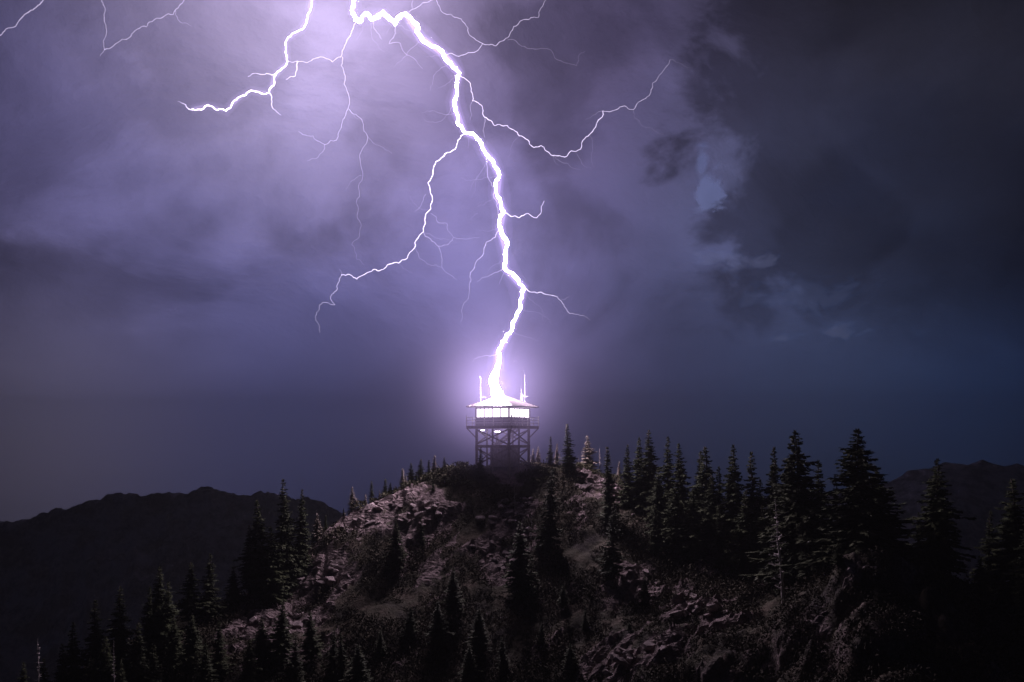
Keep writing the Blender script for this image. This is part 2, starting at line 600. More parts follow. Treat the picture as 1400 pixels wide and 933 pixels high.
# ------------------------------------------------------------------ far terrain: valley and mountain ridges round it
def build_terrain():
    nr = 240
    rr = np.geomspace(150, 3500, nr)
    aa = np.concatenate([np.linspace(-math.pi, -0.62, 120, endpoint=False), np.linspace(-0.62, 0.62, 900, endpoint=False), np.linspace(0.62, math.pi, 120, endpoint=False)])
    na = len(aa)
    RR, AA = np.meshgrid(rr, aa, indexing='ij')
    X = RR * np.sin(AA)
    Y = RR * np.cos(AA)
    tx = CX + F * np.tan(np.clip(AA, -1.2, 1.2))
    tx = np.where(np.abs(AA) < 1.2, tx, CX + F * np.tan(1.2) * np.sign(AA) + (np.abs(AA) - 1.2) * np.sign(AA) * 1500)
    prof = [(-3000, 700), (-900, 760), (-300, 690), (-120, 745), (0, 716), (32, 705), (64, 696), (84, 687), (102, 691), (121, 678), (136, 678), (146, 671), (178, 668), (200, 671),
            (221, 672), (257, 666), (296, 664), (321, 670), (343, 674), (364, 668), (378, 670), (418, 675), (442, 686), (467, 697), (500, 720), (560, 760), (700, 790), (1100, 790), (1500, 760), (3000, 720)]
    p1 = np.interp(tx, [p[0] for p in prof], [p[1] for p in prof])
    dist1 = 1500.0
    ca = np.maximum(np.cos(AA), 0.4)
    crest1 = dist1 / ca
    z1 = (HY - p1) / F * dist1 + (fbm(AA * 110, AA * 0 + 3, 5, 0.6, True) - 0.62) * 10 - 1
    nse = fbm(X / 230 + 5, Y / 230 + 9, 7, 0.6, True)
    spur = fbm(AA * 14 + 3, RR / 900 + 2, 4, 0.5, True)
    back = np.where(RR < crest1, (crest1 - RR) * 0.42, (RR - crest1) * 0.30)
    m1 = z1 - back * (0.75 + 0.9 * (1 - spur)) - np.clip(back / 60, 0, 1) * (1 - nse) * 120
    prof2 = [(-3000, 640), (-400, 668), (-60, 690), (0, 703), (40, 712), (300, 720), (700, 690), (1100, 668), (1180, 655), (1232, 641), (1262, 629), (1288, 623), (1330, 620), (1380, 624), (1440, 632), (1600, 628), (3000, 640)]
    p2 = np.interp(tx, [p[0] for p in prof2], [p[1] for p in prof2])
    dist2 = 2900.0
    crest2 = np.minimum(dist2 / np.maximum(np.cos(AA), 0.85), 3420)
    z2 = (HY - p2 - 8) / F * dist2 + (fbm(AA * 60, AA * 0 + 3, 3) - 0.5) * 12
    back2 = np.where(RR < crest2, (crest2 - RR) * 0.40, (RR - crest2) * 0.6)
    m2 = z2 - back2 * (0.8 + 0.8 * (1 - spur)) - np.clip(back2 / 150, 0, 1) * (1 - nse) * 130
    rc = np.hypot(X, Y - 100)
    m0 = -46 - np.maximum(rc - 95, 0) * 0.45 - (1 - nse) * np.clip((rc - 120) / 100, 0, 1) * 30
    m0 = np.minimum(m0, -46)
    valley = -340 + (nse - 0.5) * 40
    Z = np.maximum(np.maximum(m0, valley), np.maximum(m1, m2))
    V = np.stack([X.ravel(), Y.ravel(), Z.ravel()], 1)
    V = np.vstack([V, [[0, 0, -60]]])
    idx = np.arange(nr * na).reshape(nr, na)
    nx = np.roll(idx, -1, axis=1)
    Fq = np.stack([idx[:-1].ravel(), idx[1:].ravel(), nx[1:].ravel(), nx[:-1].ravel()], 1).tolist()
    c = nr * na
    Fq += [(c, int(idx[0, i]), int(nx[0, i])) for i in range(na)]
    me = mesh('terrain', V.tolist(), Fq, True)
    m, n, l, out = mat_new('far_mountain')
    b = n.new('ShaderNodeBsdfPrincipled')
    b.inputs['Roughness'].default_value = 0.95
    b.inputs['Specular IOR Level'].default_value = 0.1
    tc = n.new('ShaderNodeTexCoord')
    n1 = n.new('ShaderNodeTexNoise')
    n1.inputs['Scale'].default_value = 0.022
    n1.inputs['Detail'].default_value = 10
    n1.inputs['Roughness'].default_value = 0.68
    l.new(tc.outputs['Object'], n1.inputs['Vector'])
    cr = n.new('ShaderNodeValToRGB')
    cr.color_ramp.elements[0].position = 0.40
    cr.color_ramp.elements[0].color = (0.10, 0.105, 0.10, 1)
    cr.color_ramp.elements[1].position = 0.57
    cr.color_ramp.elements[1].color = (0.60, 0.56, 0.56, 1)
    l.new(n1.outputs['Fac'], cr.inputs['Fac'])
    l.new(cr.outputs['Color'], b.inputs['Base Color'])
    bp = n.new('ShaderNodeBump')
    bp.inputs['Strength'].default_value = 1.0
    bp.inputs['Distance'].default_value = 25
    l.new(n1.outputs['Fac'], bp.inputs['Height'])
    l.new(bp.outputs[0], b.inputs['Normal'])
    l.new(b.outputs[0], out.inputs['Surface'])
    o = obj('terrain', me, m)
    tag(o, kind='structure')


build_terrain()

# ------------------------------------------------------------------ haze
HAZE = 0.00016


def build_haze():
    x0, y0, za, zb = 3600, 3600, -480, 135
    v = [(sx * x0, sy * y0, z) for z in (za, zb) for sx, sy in ((-1, -1), (1, -1), (1, 1), (-1, 1))]
    f = [(3, 2, 1, 0), (4, 5, 6, 7), (0, 1, 5, 4), (1, 2, 6, 5), (2, 3, 7, 6), (3, 0, 4, 7)]
    m, n, l, out = mat_new('haze_air')
    pv = n.new('ShaderNodeVolumePrincipled')
    pv.inputs['Color'].default_value = (0.95, 0.95, 1.0, 1)
    pv.inputs['Density'].default_value = HAZE
    pv.inputs['Anisotropy'].default_value = 0.1
    l.new(pv.outputs[0], out.inputs['Volume'])
    o = obj('haze', mesh('haze', v, f), m)
    tag(o, kind='stuff')


build_haze()


# ------------------------------------------------------------------ shape helpers
class MB:
    def __init__(self):
        self.v, self.f = [], []

    def box(self, c, s):
        cx, cy, cz = c
        hx, hy, hz_ = s[0] / 2, s[1] / 2, s[2] / 2
        b = len(self.v)
        self.v += [(cx + sx * hx, cy + sy * hy, cz + sz * hz_) for sz in (-1, 1) for sx, sy in ((-1, -1), (1, -1), (1, 1), (-1, 1))]
        self.f += [tuple(b + i for i in q) for q in ((3, 2, 1, 0), (4, 5, 6, 7), (0, 1, 5, 4), (1, 2, 6, 5), (2, 3, 7, 6), (3, 0, 4, 7))]
        return self

    def bar(self, p, q, w, h=None):
        h = h or w
        p, q = Vector(p), Vector(q)
        d = (q - p).normalized()
        up = Vector((0, 0, 1)) if abs(d.z) < 0.95 else Vector((1, 0, 0))
        s = d.cross(up).normalized()
        u = s.cross(d).normalized()
        b = len(self.v)
        for e in (p, q):
            for a, c in ((-1, -1), (1, -1), (1, 1), (-1, 1)):
                self.v.append(tuple(e + s * (a * w / 2) + u * (c * h / 2)))
        self.f += [tuple(b + i for i in t) for t in ((3, 2, 1, 0), (4, 5, 6, 7), (0, 1, 5, 4), (1, 2, 6, 5), (2, 3, 7, 6), (3, 0, 4, 7))]
        return self

    def tube(self, path, radii, n=6):
        path = [Vector(p) for p in path]
        b = len(self.v)
        k = len(path)
        side = None
        for i, p in enumerate(path):
            d = (path[min(i + 1, k - 1)] - path[max(i - 1, 0)])
            if d.length < 1e-6:
                d = Vector((0, 0, 1))
            d.normalize()
            if side is None:
                side = d.orthogonal().normalized()
            side = (side - d * side.dot(d))
            side = side.normalized() if side.length > 1e-4 else d.orthogonal().normalized()
            u = d.cross(side)
            for j in range(n):
                a = 2 * math.pi * j / n
                self.v.append(tuple(p + (side * math.cos(a) + u * math.sin(a)) * radii[i]))
        for i in range(k - 1):
            for j in range(n):
                j2 = (j + 1) % n
                self.f.append((b + i * n + j, b + i * n + j2, b + (i + 1) * n + j2, b + (i + 1) * n + j))
        self.f.append(tuple(b + j for j in reversed(range(n))))
        self.f.append(tuple(b + (k - 1) * n + j for j in range(n)))
        return self

    def build(self, name, mat, parent=None, smooth=False):
        return obj(name, mesh(name, self.v, self.f, smooth), mat, parent)


# ------------------------------------------------------------------ fire lookout tower
M_wood = simple_mat('weathered_timber', (0.20, 0.17, 0.155), (0.36, 0.31, 0.29), 3.0, 0.85, 0.2)
M_wall = simple_mat('painted_siding', (0.24, 0.22, 0.23), (0.36, 0.33, 0.34), 5.0, 0.7, 0.1)
M_roof = simple_mat('metal_roof', (0.030, 0.025, 0.025), (0.065, 0.053, 0.053), 4.0, 0.45, 0.1)
M_rail = simple_mat('white_rail_paint', (0.60, 0.57, 0.57), (0.78, 0.75, 0.75), 8.0, 0.6)
M_metal = simple_mat('antenna_metal', (0.22, 0.22, 0.23), (0.34, 0.34, 0.35), 8.0, 0.35)
M_pane = emit_mat('lit_window', (1.0, 0.86, 0.98), 3.0)
M_lamp = emit_mat('lamp_glow', (1.0, 0.90, 1.0), 18.0)

TX, TY, TZ = (687.5 - CX) / F * 114, 114.0, -3.0


def build_tower():
    t = empty('lookout_tower', (TX, TY, TZ), R(-31.7))
    tag(t, 'timber fire lookout tower on stilts with glowing windows and hip roof on the summit', 'tower')
    DZ, HC, HD = 4.42, 2.16, 2.97          # deck level, half cabin, half deck
    M = Vector((0, 0, 0))
    cor = [(-1, -1), (1, -1), (1, 1), (-1, 1)]
    for sx, sy in cor:
        b = MB().bar((sx * 2.10, sy * 2.10, -1.2), (sx * 2.10, sy * 2.10, DZ - 0.33), 0.22)
        b.build('leg', M_wood, t)
    for k in range(4):
        a = Vector((cor[k][0], cor[k][1], 0))
        c = Vector((cor[(k + 1) % 4][0], cor[(k + 1) % 4][1], 0))
        mid = (a + c) / 2
        n_ = Vector((mid.x, mid.y, 0)).normalized()
        MB().bar(mid * 2.10 + Vector((0, 0, -1.2)), mid * 2.10 + Vector((0, 0, DZ - 0.33)), 0.15).build('post', M_wood, t)
        o1 = n_ * 0.16
        # girts
        MB().bar(a * 2.10 + o1 + Vector((0, 0, 2.15)), c * 2.10 + o1 + Vector((0, 0, 2.15)), 0.09, 0.30).build('girt', M_wood, t)
        # X braces: two tiers
        for z0, z1 in ((0.1, 1.95), (2.4, DZ - 0.42)):
            for s in (0, 1):
                p, q = (a, c) if s == 0 else (c, a)
                off = n_ * (0.15 + 0.055 * s)
                MB().bar(p * 2.02 + off + Vector((0, 0, z0)), q * 2.02 + off + Vector((0, 0, z1)), 0.05, 0.15).build('brace', M_wood, t)
    # knee braces under the catwalk corners
    for sx, sy in cor:
        MB().bar((sx * 2.2, sy * 2.2, DZ - 1.25), (sx * 2.86, sy * 2.86, DZ - 0.30), 0.11).build('knee_brace', M_wood, t)
    # deck: rim beams, joists, boards
    for k in range(4):
        a = Vector((cor[k][0], cor[k][1], 0)) * (HD - 0.05)
        c = Vector((cor[(k + 1) % 4][0], cor[(k + 1) % 4][1], 0)) * (HD - 0.05)
        dd = (c - a).normalized() * 0.05
        MB().bar(a + dd + Vector((0, 0, DZ - 0.19)), c - dd + Vector((0, 0, DZ - 0.19)), 0.08, 0.26).build('rim_beam', M_wood, t)
    for i in range(9):
        x = -2.6 + i * 0.65
        MB().box((x, 0, DZ - 0.17), (0.07, 2 * HD - 0.22, 0.20)).build('joist', M_wood, t)
    b = MB()
    nb = 40
    w = 2 * HD / nb
    for i in range(nb):
        b.box((0, -HD + (i + 0.5) * w, DZ - 0.03), (2 * HD, w * 0.9, 0.05))
    dk = b.build('deck_boarding', M_wood, t)
    dk['kind'] = 'stuff'
    # railing: posts, rails
    for k in range(4):
        a = Vector((cor[k][0], cor[k][1], 0)) * (HD - 0.07)
        c = Vector((cor[(k + 1) % 4][0], cor[(k + 1) % 4][1], 0)) * (HD - 0.07)
        for i in range(5):
            p = a + (c - a) * (i / 5)
            hh = 1.12 if i == 0 else 0.92
            MB().box((p.x, p.y, DZ + hh / 2), (0.08, 0.08, hh)).build('rail_post', M_rail, t)
        d = (c - a).normalized()
        for z in (0.30, 0.60, 0.90):
            MB().bar(a + d * 0.04 + Vector((0, 0, DZ + z)), c - d * 0.04 + Vector((0, 0, DZ + z)), 0.035, 0.06).build('rail', M_rail, t)
    # cabin walls below the windows: horizontal siding boards per face
    ZS, ZT = 5.28, 6.42
    for k in range(4):
        a = Vector((cor[k][0], cor[k][1], 0)) * HC
        c = Vector((cor[(k + 1) % 4][0], cor[(k + 1) % 4][1], 0)) * HC
        n_ = ((a + c) / 2).normalized()
        d = (c - a).normalized()
        wl_ = MB().bar(a + d * 0.1 - n_ * 0.06 + Vector((0, 0, (DZ + ZS) / 2)), c - d * 0.1 - n_ * 0.06 + Vector((0, 0, (DZ + ZS) / 2)), 0.06, ZS - DZ).build('wall', M_wall, t)
        for i in range(5):
            z = DZ + (i + 0.5) * (ZS - DZ) / 5
            MB().bar(a + d * 0.06 - n_ * 0.01 + Vector((0, 0, z)), c - d * 0.06 - n_ * 0.01 + Vector((0, 0, z)), 0.03, (ZS - DZ) / 5 - 0.02).build('siding_board', M_wall, wl_)
        MB().box((a.x, a.y, (DZ + ZT) / 2), (0.13, 0.13, ZT - DZ)).build('corner_post', M_wall, t)
        MB().bar(a + d * 0.07 + Vector((0, 0, ZS + 0.02)), c - d * 0.07 + Vector((0, 0, ZS + 0.02)), 0.12, 0.05).build('sill', M_wall, t)
        MB().bar(a + d * 0.07 + Vector((0, 0, ZT - 0.04)), c - d * 0.07 + Vector((0, 0, ZT - 0.04)), 0.12, 0.10).build('lintel', M_wall, t)
        for i in range(4):
            s0, s1 = 0.07 + i * (2 * HC - 0.14) / 4, 0.07 + (i + 1) * (2 * HC - 0.14) / 4
            p, q = a + d * s0, a + d * s1
            zm, zh = (ZS + 0.05 + ZT - 0.09) / 2, (ZT - 0.09 - ZS - 0.05)
            fr = MB()
            for dn in (0.018, -0.018):
                for (s_, z_) in ((0.004, -zh / 2), (s1 - s0 - 0.004, -zh / 2), (s1 - s0 - 0.004, zh / 2), (0.004, zh / 2), (0.06, -zh / 2 + 0.05), (s1 - s0 - 0.06, -zh / 2 + 0.05), (s1 - s0 - 0.06, zh / 2 - 0.05), (0.06, zh / 2 - 0.05)):
                    fr.v.append(tuple(p + d * s_ + n_ * dn + Vector((0, 0, zm + z_))))
            for i4 in range(4):
                j4 = (i4 + 1) % 4
                fr.f += [(i4, j4, 4 + j4, 4 + i4), (8 + j4, 8 + i4, 12 + i4, 12 + j4), (i4, 8 + i4, 8 + j4, j4), (4 + j4, 12 + j4, 12 + i4, 4 + i4)]
            fo = fr.build('window', M_wall, t)
            MB().bar(p + d * 0.045 - n_ * 0.02 + Vector((0, 0, zm)), q - d * 0.045 - n_ * 0.02 + Vector((0, 0, zm)), 0.012, zh).build('pane', M_pane, fo)
            if i in (0, 1):
                MB().bar((p + q) / 2 + n_ * 0.01 + Vector((0, 0, zm - zh / 2)), (p + q) / 2 + n_ * 0.01 + Vector((0, 0, zm + zh / 2)), 0.05).build('muntin', M_wall, fo)
    # cabin ceiling / soffit and hip roof
    HR, ZE, ZA = 2.95, 6.46, 7.86
    MB().box((0, 0, ZE - 0.0), (2 * HR - 0.12, 2 * HR - 0.12, 0.05)).build('soffit', M_rail, t)
    v = [(-HR, -HR, ZE + .1), (HR, -HR, ZE + .1), (HR, HR, ZE + .1), (-HR, HR, ZE + .1), (0, 0, ZA), (-HR, -HR, ZE + .035), (HR, -HR, ZE + .035), (HR, HR, ZE + .035), (-HR, HR, ZE + .035)]
    f = [(0, 1, 4), (1, 2, 4), (2, 3, 4), (3, 0, 4), (5, 6, 1, 0), (6, 7, 2, 1), (7, 8, 3, 2), (8, 5, 0, 3), (8, 7, 6, 5)]
    rf = obj('roof', mesh('roof', v, f), M_roof, t)
    for k in range(4):
        a = Vector((cor[k][0], cor[k][1], 0)) * HR + Vector((0, 0, ZE + .11))
        c = Vector((cor[(k + 1) % 4][0], cor[(k + 1) % 4][1], 0)) * HR + Vector((0, 0, ZE + .11))
        ap = Vector((0, 0, ZA + 0.01))
        mid = (a + c) / 2
        for i in range(1, 14):
            s = i / 14
            p = a + (c - a) * s
            k2 = 1 - abs(2 * s - 1)
            q = p + (ap - mid) * k2
            if (q - p).length > 0.25:
                MB().bar(p, p + (q - p) * 0.97, 0.035, 0.045).build('roof_seam', M_roof, rf)
        MB().bar(a, ap, 0.09, 0.05).build('hip_cap', M_roof, rf)
    MB().tube([(0, 0, ZA - 0.05), (0, 0, ZA + 0.12), (0, 0, ZA + 0.13), (0, 0, ZA + 0.42)], [0.16, 0.16, 0.10, 0.06], 10).build('roof_vent', M_metal, rf)
    # antennas on the roof (placed in tower space)
    rot = R(31.7)

    def loc(pxx, dy):
        x, y = (pxx - CX) / F * (114 + dy) - TX, dy
        return x * math.cos(rot) - y * math.sin(rot), x * math.sin(rot) + y * math.cos(rot)

    def roof_z(x, y):
        return ZA - (ZA - ZE - .1) * max(abs(x), abs(y)) / HR

    for pxx, dy, top in ((657, 0.2, 514), (717.5, 0.8, 513), (712.5, 0.9, 531), (714.5, 1.2, 538)):
        x, y = loc(pxx, dy)
        z0 = roof_z(x, y)
        zt = (HY - top) / F * (114 + dy) - TZ
        an = MB().tube([(x, y, z0 - 0.05), (x, y, z0 + (zt - z0) * 0.5), (x, y, z0 + (zt - z0) * 0.52), (x, y, zt)], [0.022, 0.019, 0.013, 0.009], 8).build('antenna', M_metal, t)
        MB().box((x, y, z0 + 0.06), (0.22, 0.22, 0.05)).build('antenna_base', M_metal, an)
        if zt - z0 > 1.6:
            MB().bar((x - 0.03, y, z0 + 0.75), (x + 0.38, y + 0.1, z0 + 0.75), 0.03).build('antenna_arm', M_metal, an)
    # store room and stair under the deck
    st = MB()
    st.box((0.1, 0.2, 0.95), (2.3, 2.3, 2.1))
    so = st.build('store_room', M_wood, t)
    for i in range(12):
        MB().box((-0.95 + i * 0.19, -0.97, 0.95), (0.165, 0.04, 2.0)).build('plank', M_wood, so)
        MB().box((1.27, -0.85 + i * 0.19, 0.95), (0.04, 0.165, 2.0)).build('plank', M_wood, so)
    stair = MB()
    for s in (-1, 1):
        stair.bar((-1.7, -0.2 + s * 0.45 + 1.2, 2.1), (1.3, -0.2 + s * 0.45 + 1.2, DZ - 0.3), 0.06, 0.24)
    so2 = stair.build('staircase', M_wood, t)
    for i in range(10):
        s = (i + 0.5) / 10
        MB().box((-1.7 + 3.0 * s, 1.0, 2.1 + (DZ - 2.4) * s), (0.26, 0.84, 0.05)).build('tread', M_wood, so2)
    # two lit lamps under the deck
    for pxx, dy, zo, ln in ((660, 0.3, 0.42, 0.55), (680, 1.2, 0.55, 0.8)):
        x, y = loc(pxx, dy)
        z = DZ - zo
        h = MB().bar((x - ln / 2, y, z), (x + ln / 2, y, z), 0.12, 0.06).build('strip_light', M_metal, t)
        MB().tube([(x - ln / 2 + 0.04, y, z - 0.07), (x + ln / 2 - 0.04, y, z - 0.07)], [0.035, 0.035], 8).build('light_tube', M_lamp, h)
        for e_ in (-1, 1):
            MB().bar((x + e_ * ln * 0.3, y, z + 0.03), (x + e_ * ln * 0.3, y, DZ - 0.06), 0.03).build('hanger', M_metal, h)
    return t


tower = build_tower()

# ------------------------------------------------------------------ lightning
rng = random.Random(11)


def jag(path, levels=2, k=0.13):
    for lv in range(levels):
        o = [path[0]]
        for p, q in zip(path[:-1], path[1:]):
            L = math.hypot(q[0] - p[0], q[1] - p[1])
            if L > 4.0:
                j = rng.uniform(-k, k) * L
                t = rng.uniform(0.38, 0.62)
                nx, ny = -(q[1] - p[1]) / L, (q[0] - p[0]) / L
                o.append((p[0] + (q[0] - p[0]) * t + nx * j, p[1] + (q[1] - p[1]) * t + ny * j))
            o.append(q)
        path = o
    return path


MAIN_D = lambda y: 113.4 + (541 - y) / 541.0 * 16 + 1.6 * math.sin(y * 0.045) - 1.6 * math.sin(541 * 0.045)
M_bolt = emit_mat('lightning_branch', (0.86, 0.74, 1.0), 1.0, 'glow')
M_bolt.cycles.emission_sampling = 'NONE'
nt_ = M_bolt.node_tree            # thin glowing air: adds its light to what is behind it
ad_ = nt_.nodes.new('ShaderNodeAddShader')
tr_ = nt_.nodes.new('ShaderNodeBsdfTransparent')
nt_.links.new([q for q in nt_.nodes if q.type == 'EMISSION'][0].outputs[0], ad_.inputs[0])
nt_.links.new(tr_.outputs[0], ad_.inputs[1])
nt_.links.new(ad_.outputs[0], [q for q in nt_.nodes if q.type == 'OUTPUT_MATERIAL'][0].inputs['Surface'])
M_MAIN = {g: emit_mat('lightning_channel', (0.95, 0.76, 0.97), {60: 230, 380: 900, 420: 420}.get(g, g)) for g in (60, 380, 420)}
for m_ in M_MAIN.values():
    m_.cycles.emission_sampling = 'FRONT'


def channel(name, path, w0, w1, g0, g1, depth, parent=None, slope=0.0, levels=3, k=0.17, n=6):
    """path in photo pixels; widths in photo pixels; glow = radiance"""
    path = jag(path, levels, k)
    acc = [0.0]
    for p, q in zip(path[:-1], path[1:]):
        acc.append(acc[-1] + math.hypot(q[0] - p[0], q[1] - p[1]))
    T = acc[-1]
    pts_, rad, glow = [], [], []
    ph = rng.uniform(0, 6)
    for (x, y), s in zip(path, acc):
        d = depth(y) if callable(depth) else depth + slope * s + 0.8 * (math.sin(s * 0.06 + ph) - math.sin(ph))
        pts_.append(px(x, y, d))
        f = s / T
        wv = (w0 + (w1 - w0) * f) * rng.uniform(0.7, 1.3)
        rad.append(wv * 0.5 * d / F)
        glow.append(g0 + (g1 - g0) * f)
    mb = MB().tube(pts_, rad, n)
    o = mb.build(name, M_MAIN.get(g0, M_bolt) if g0 == g1 else M_bolt, parent)
    at = o.data.attributes.new('glow', 'FLOAT', 'POINT')
    at.data.foreach_set('value', np.repeat(np.array(glow, dtype=np.float32), n))
    return o


TRUNK = [(488, -45), (484, -20), (484, 0), (482, 18), (492, 30), (500, 19), (508, 27), (524, 17), (540, 33), (554, 19), (576, 52), (606, 74), (616, 86), (628, 100), (624, 120), (621, 140), (624, 154),
         (636, 182), (656, 192), (664, 210), (672, 218), (683, 241), (679, 266), (689, 290), (684, 311), (691, 347), (691, 368), (716, 394), (712, 421), (699, 453), (681, 482), (682, 498), (675, 518), (680, 545)]
BRANCH = [  # path, width0, width1, glow0, glow1
    ([(635, 183), (624, 201), (608, 211), (596, 221), (585, 250), (589, 286), (579, 317), (567, 339), (545, 360), (526, 367), (510, 369), (488, 382), (467, 376)], 2.0, 1.6, 6, 2.2),
    ([(467, 376), (461, 396), (452, 406), (458, 417), (437, 417), (431, 433), (437, 455)], 1.4, 0.8, 1.6, 0.6),
    ([(467, 377), (463, 368)], 1.0, 0.6, 0.9, 0.5),
    ([(579, 317), (590, 330), (600, 337), (604, 360), (612, 374), (624, 382)], 1.4, 0.8, 1.3, 0.5),
    ([(600, 337), (612, 335), (620, 325), (640, 327), (655, 325)], 1.2, 0.7, 0.9, 0.4),
    ([(589, 292), (600, 305), (612, 307), (620, 325)], 1.2, 0.8, 0.8, 0.5),
    ([(567, 340), (574, 354), (583, 360), (596, 362), (604, 366)], 1.1, 0.7, 0.8, 0.4),
    ([(582, 266), (576, 280), (567, 289)], 1.1, 0.6, 0.8, 0.4),
    ([(628, 103), (632, 106), (644, 120), (646, 138), (658, 144), (662, 160), (676, 172), (694, 172), (710, 186), (730, 202), (740, 199), (756, 213), (772, 215), (794, 204), (806, 184), (824, 152)], 1.9, 1.5, 3.2, 1.8),
    ([(824, 152), (840, 151), (854, 145), (866, 150), (880, 136), (892, 114), (916, 82)], 1.4, 1.0, 1.6, 0.5),
    ([(916, 82), (928, 86), (944, 93)], 0.9, 0.6, 0.30, 0.15),
    ([(662, 160), (661, 176), (663, 188)], 1.3, 0.9, 1.2, 0.8),
    ([(646, 138), (643, 164)], 1.1, 0.7, 0.9, 0.5),
    ([(866, 150), (878, 172), (908, 184)], 0.9, 0.6, 0.35, 0.15),
    ([(788, 210), (808, 230)], 0.9, 0.6, 0.5, 0.2),
    ([(756, 213), (764, 226)], 0.9, 0.6, 0.5, 0.2),
    ([(610, 75), (630, 76), (648, 72), (660, 60), (678, 63), (696, 50), (716, 27), (736, 24), (739, 12), (752, -10), (760, -40)], 1.6, 1.0, 2.0, 0.7),
    ([(660, 60), (640, 44), (624, 24), (606, 18), (597, 2), (592, -20)], 1.5, 1.1, 1.5, 0.9),
    ([(592, 0), (576, 6), (564, 13), (556, 20)], 1.3, 1.2, 1.4, 1.4),
    ([(564, 13), (563, -20)], 1.2, 0.9, 1.1, 0.6),
    ([(694, 55), (720, 66), (752, 68), (762, 82), (788, 90), (800, 70)], 1.0, 0.6, 0.6, 0.25),
    ([(510, 30), (514, 42), (522, 54)], 1.2, 0.8, 1.2, 0.6),
    ([(541, 35), (538, 52), (532, 60), (548, 60), (552, 71), (568, 82), (578, 94)], 1.3, 0.7, 1.2, 0.4),
    ([(486, 26), (484, 34), (476, 52), (469, 68), (466, 78), (454, 85), (438, 78), (420, 86), (406, 84), (395, 84)], 1.6, 1.3, 2.0, 1.4),
    ([(484, 36), (478, 50), (473, 58)], 1.2, 0.9, 1.4, 1.0),
    ([(468, 78), (472, 104), (476, 148), (468, 168), (460, 192), (444, 198), (428, 186), (408, 180)], 1.5, 0.9, 1.8, 0.7),
    ([(444, 198), (434, 216), (420, 220)], 1.0, 0.6, 0.8, 0.5),
    ([(477, 150), (496, 168), (503, 188), (496, 236), (487, 278), (494, 309), (481, 335), (488, 355), (498, 362)], 1.3, 0.7, 1.1, 0.35),
    ([(503, 188), (520, 200), (536, 210)], 0.9, 0.6, 0.55, 0.3),
    ([(690, 291), (710, 298), (722, 292), (734, 298), (740, 286), (744, 275)], 2.2, 1.1, 4.0, 1.6),
    ([(684, 312), (665, 331), (650, 360), (644, 384), (632, 421), (629, 441)], 1.7, 0.7, 2.2, 0.4),
    ([(690, 367), (671, 376), (652, 385)], 1.4, 0.8, 1.4, 0.5),
    ([(690, 370), (686, 380), (683, 389)], 1.0, 0.7, 0.9, 0.5),
    ([(716, 394), (734, 401), (762, 406), (773, 421), (779, 429), (807, 438)], 1.9, 0.8, 3.0, 0.5),
    ([(768, 410), (778, 406)], 0.9, 0.6, 0.6, 0.4),
    ([(667, 220), (672, 250), (680, 278), (681, 298)], 1.3, 1.1, 1.5, 1.0),
    ([(681, 483), (661, 487), (646, 495)], 1.5, 0.7, 1.2, 0.4),
    ([(655, 240), (650, 255), (644, 272)], 0.8, 0.5, 0.30, 0.15),
    ([(653, 292), (644, 302)], 0.8, 0.5, 0.30, 0.15),
]


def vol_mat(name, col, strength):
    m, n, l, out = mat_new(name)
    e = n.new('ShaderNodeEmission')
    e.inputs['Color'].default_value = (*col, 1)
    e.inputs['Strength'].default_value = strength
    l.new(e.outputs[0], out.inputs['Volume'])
    return m


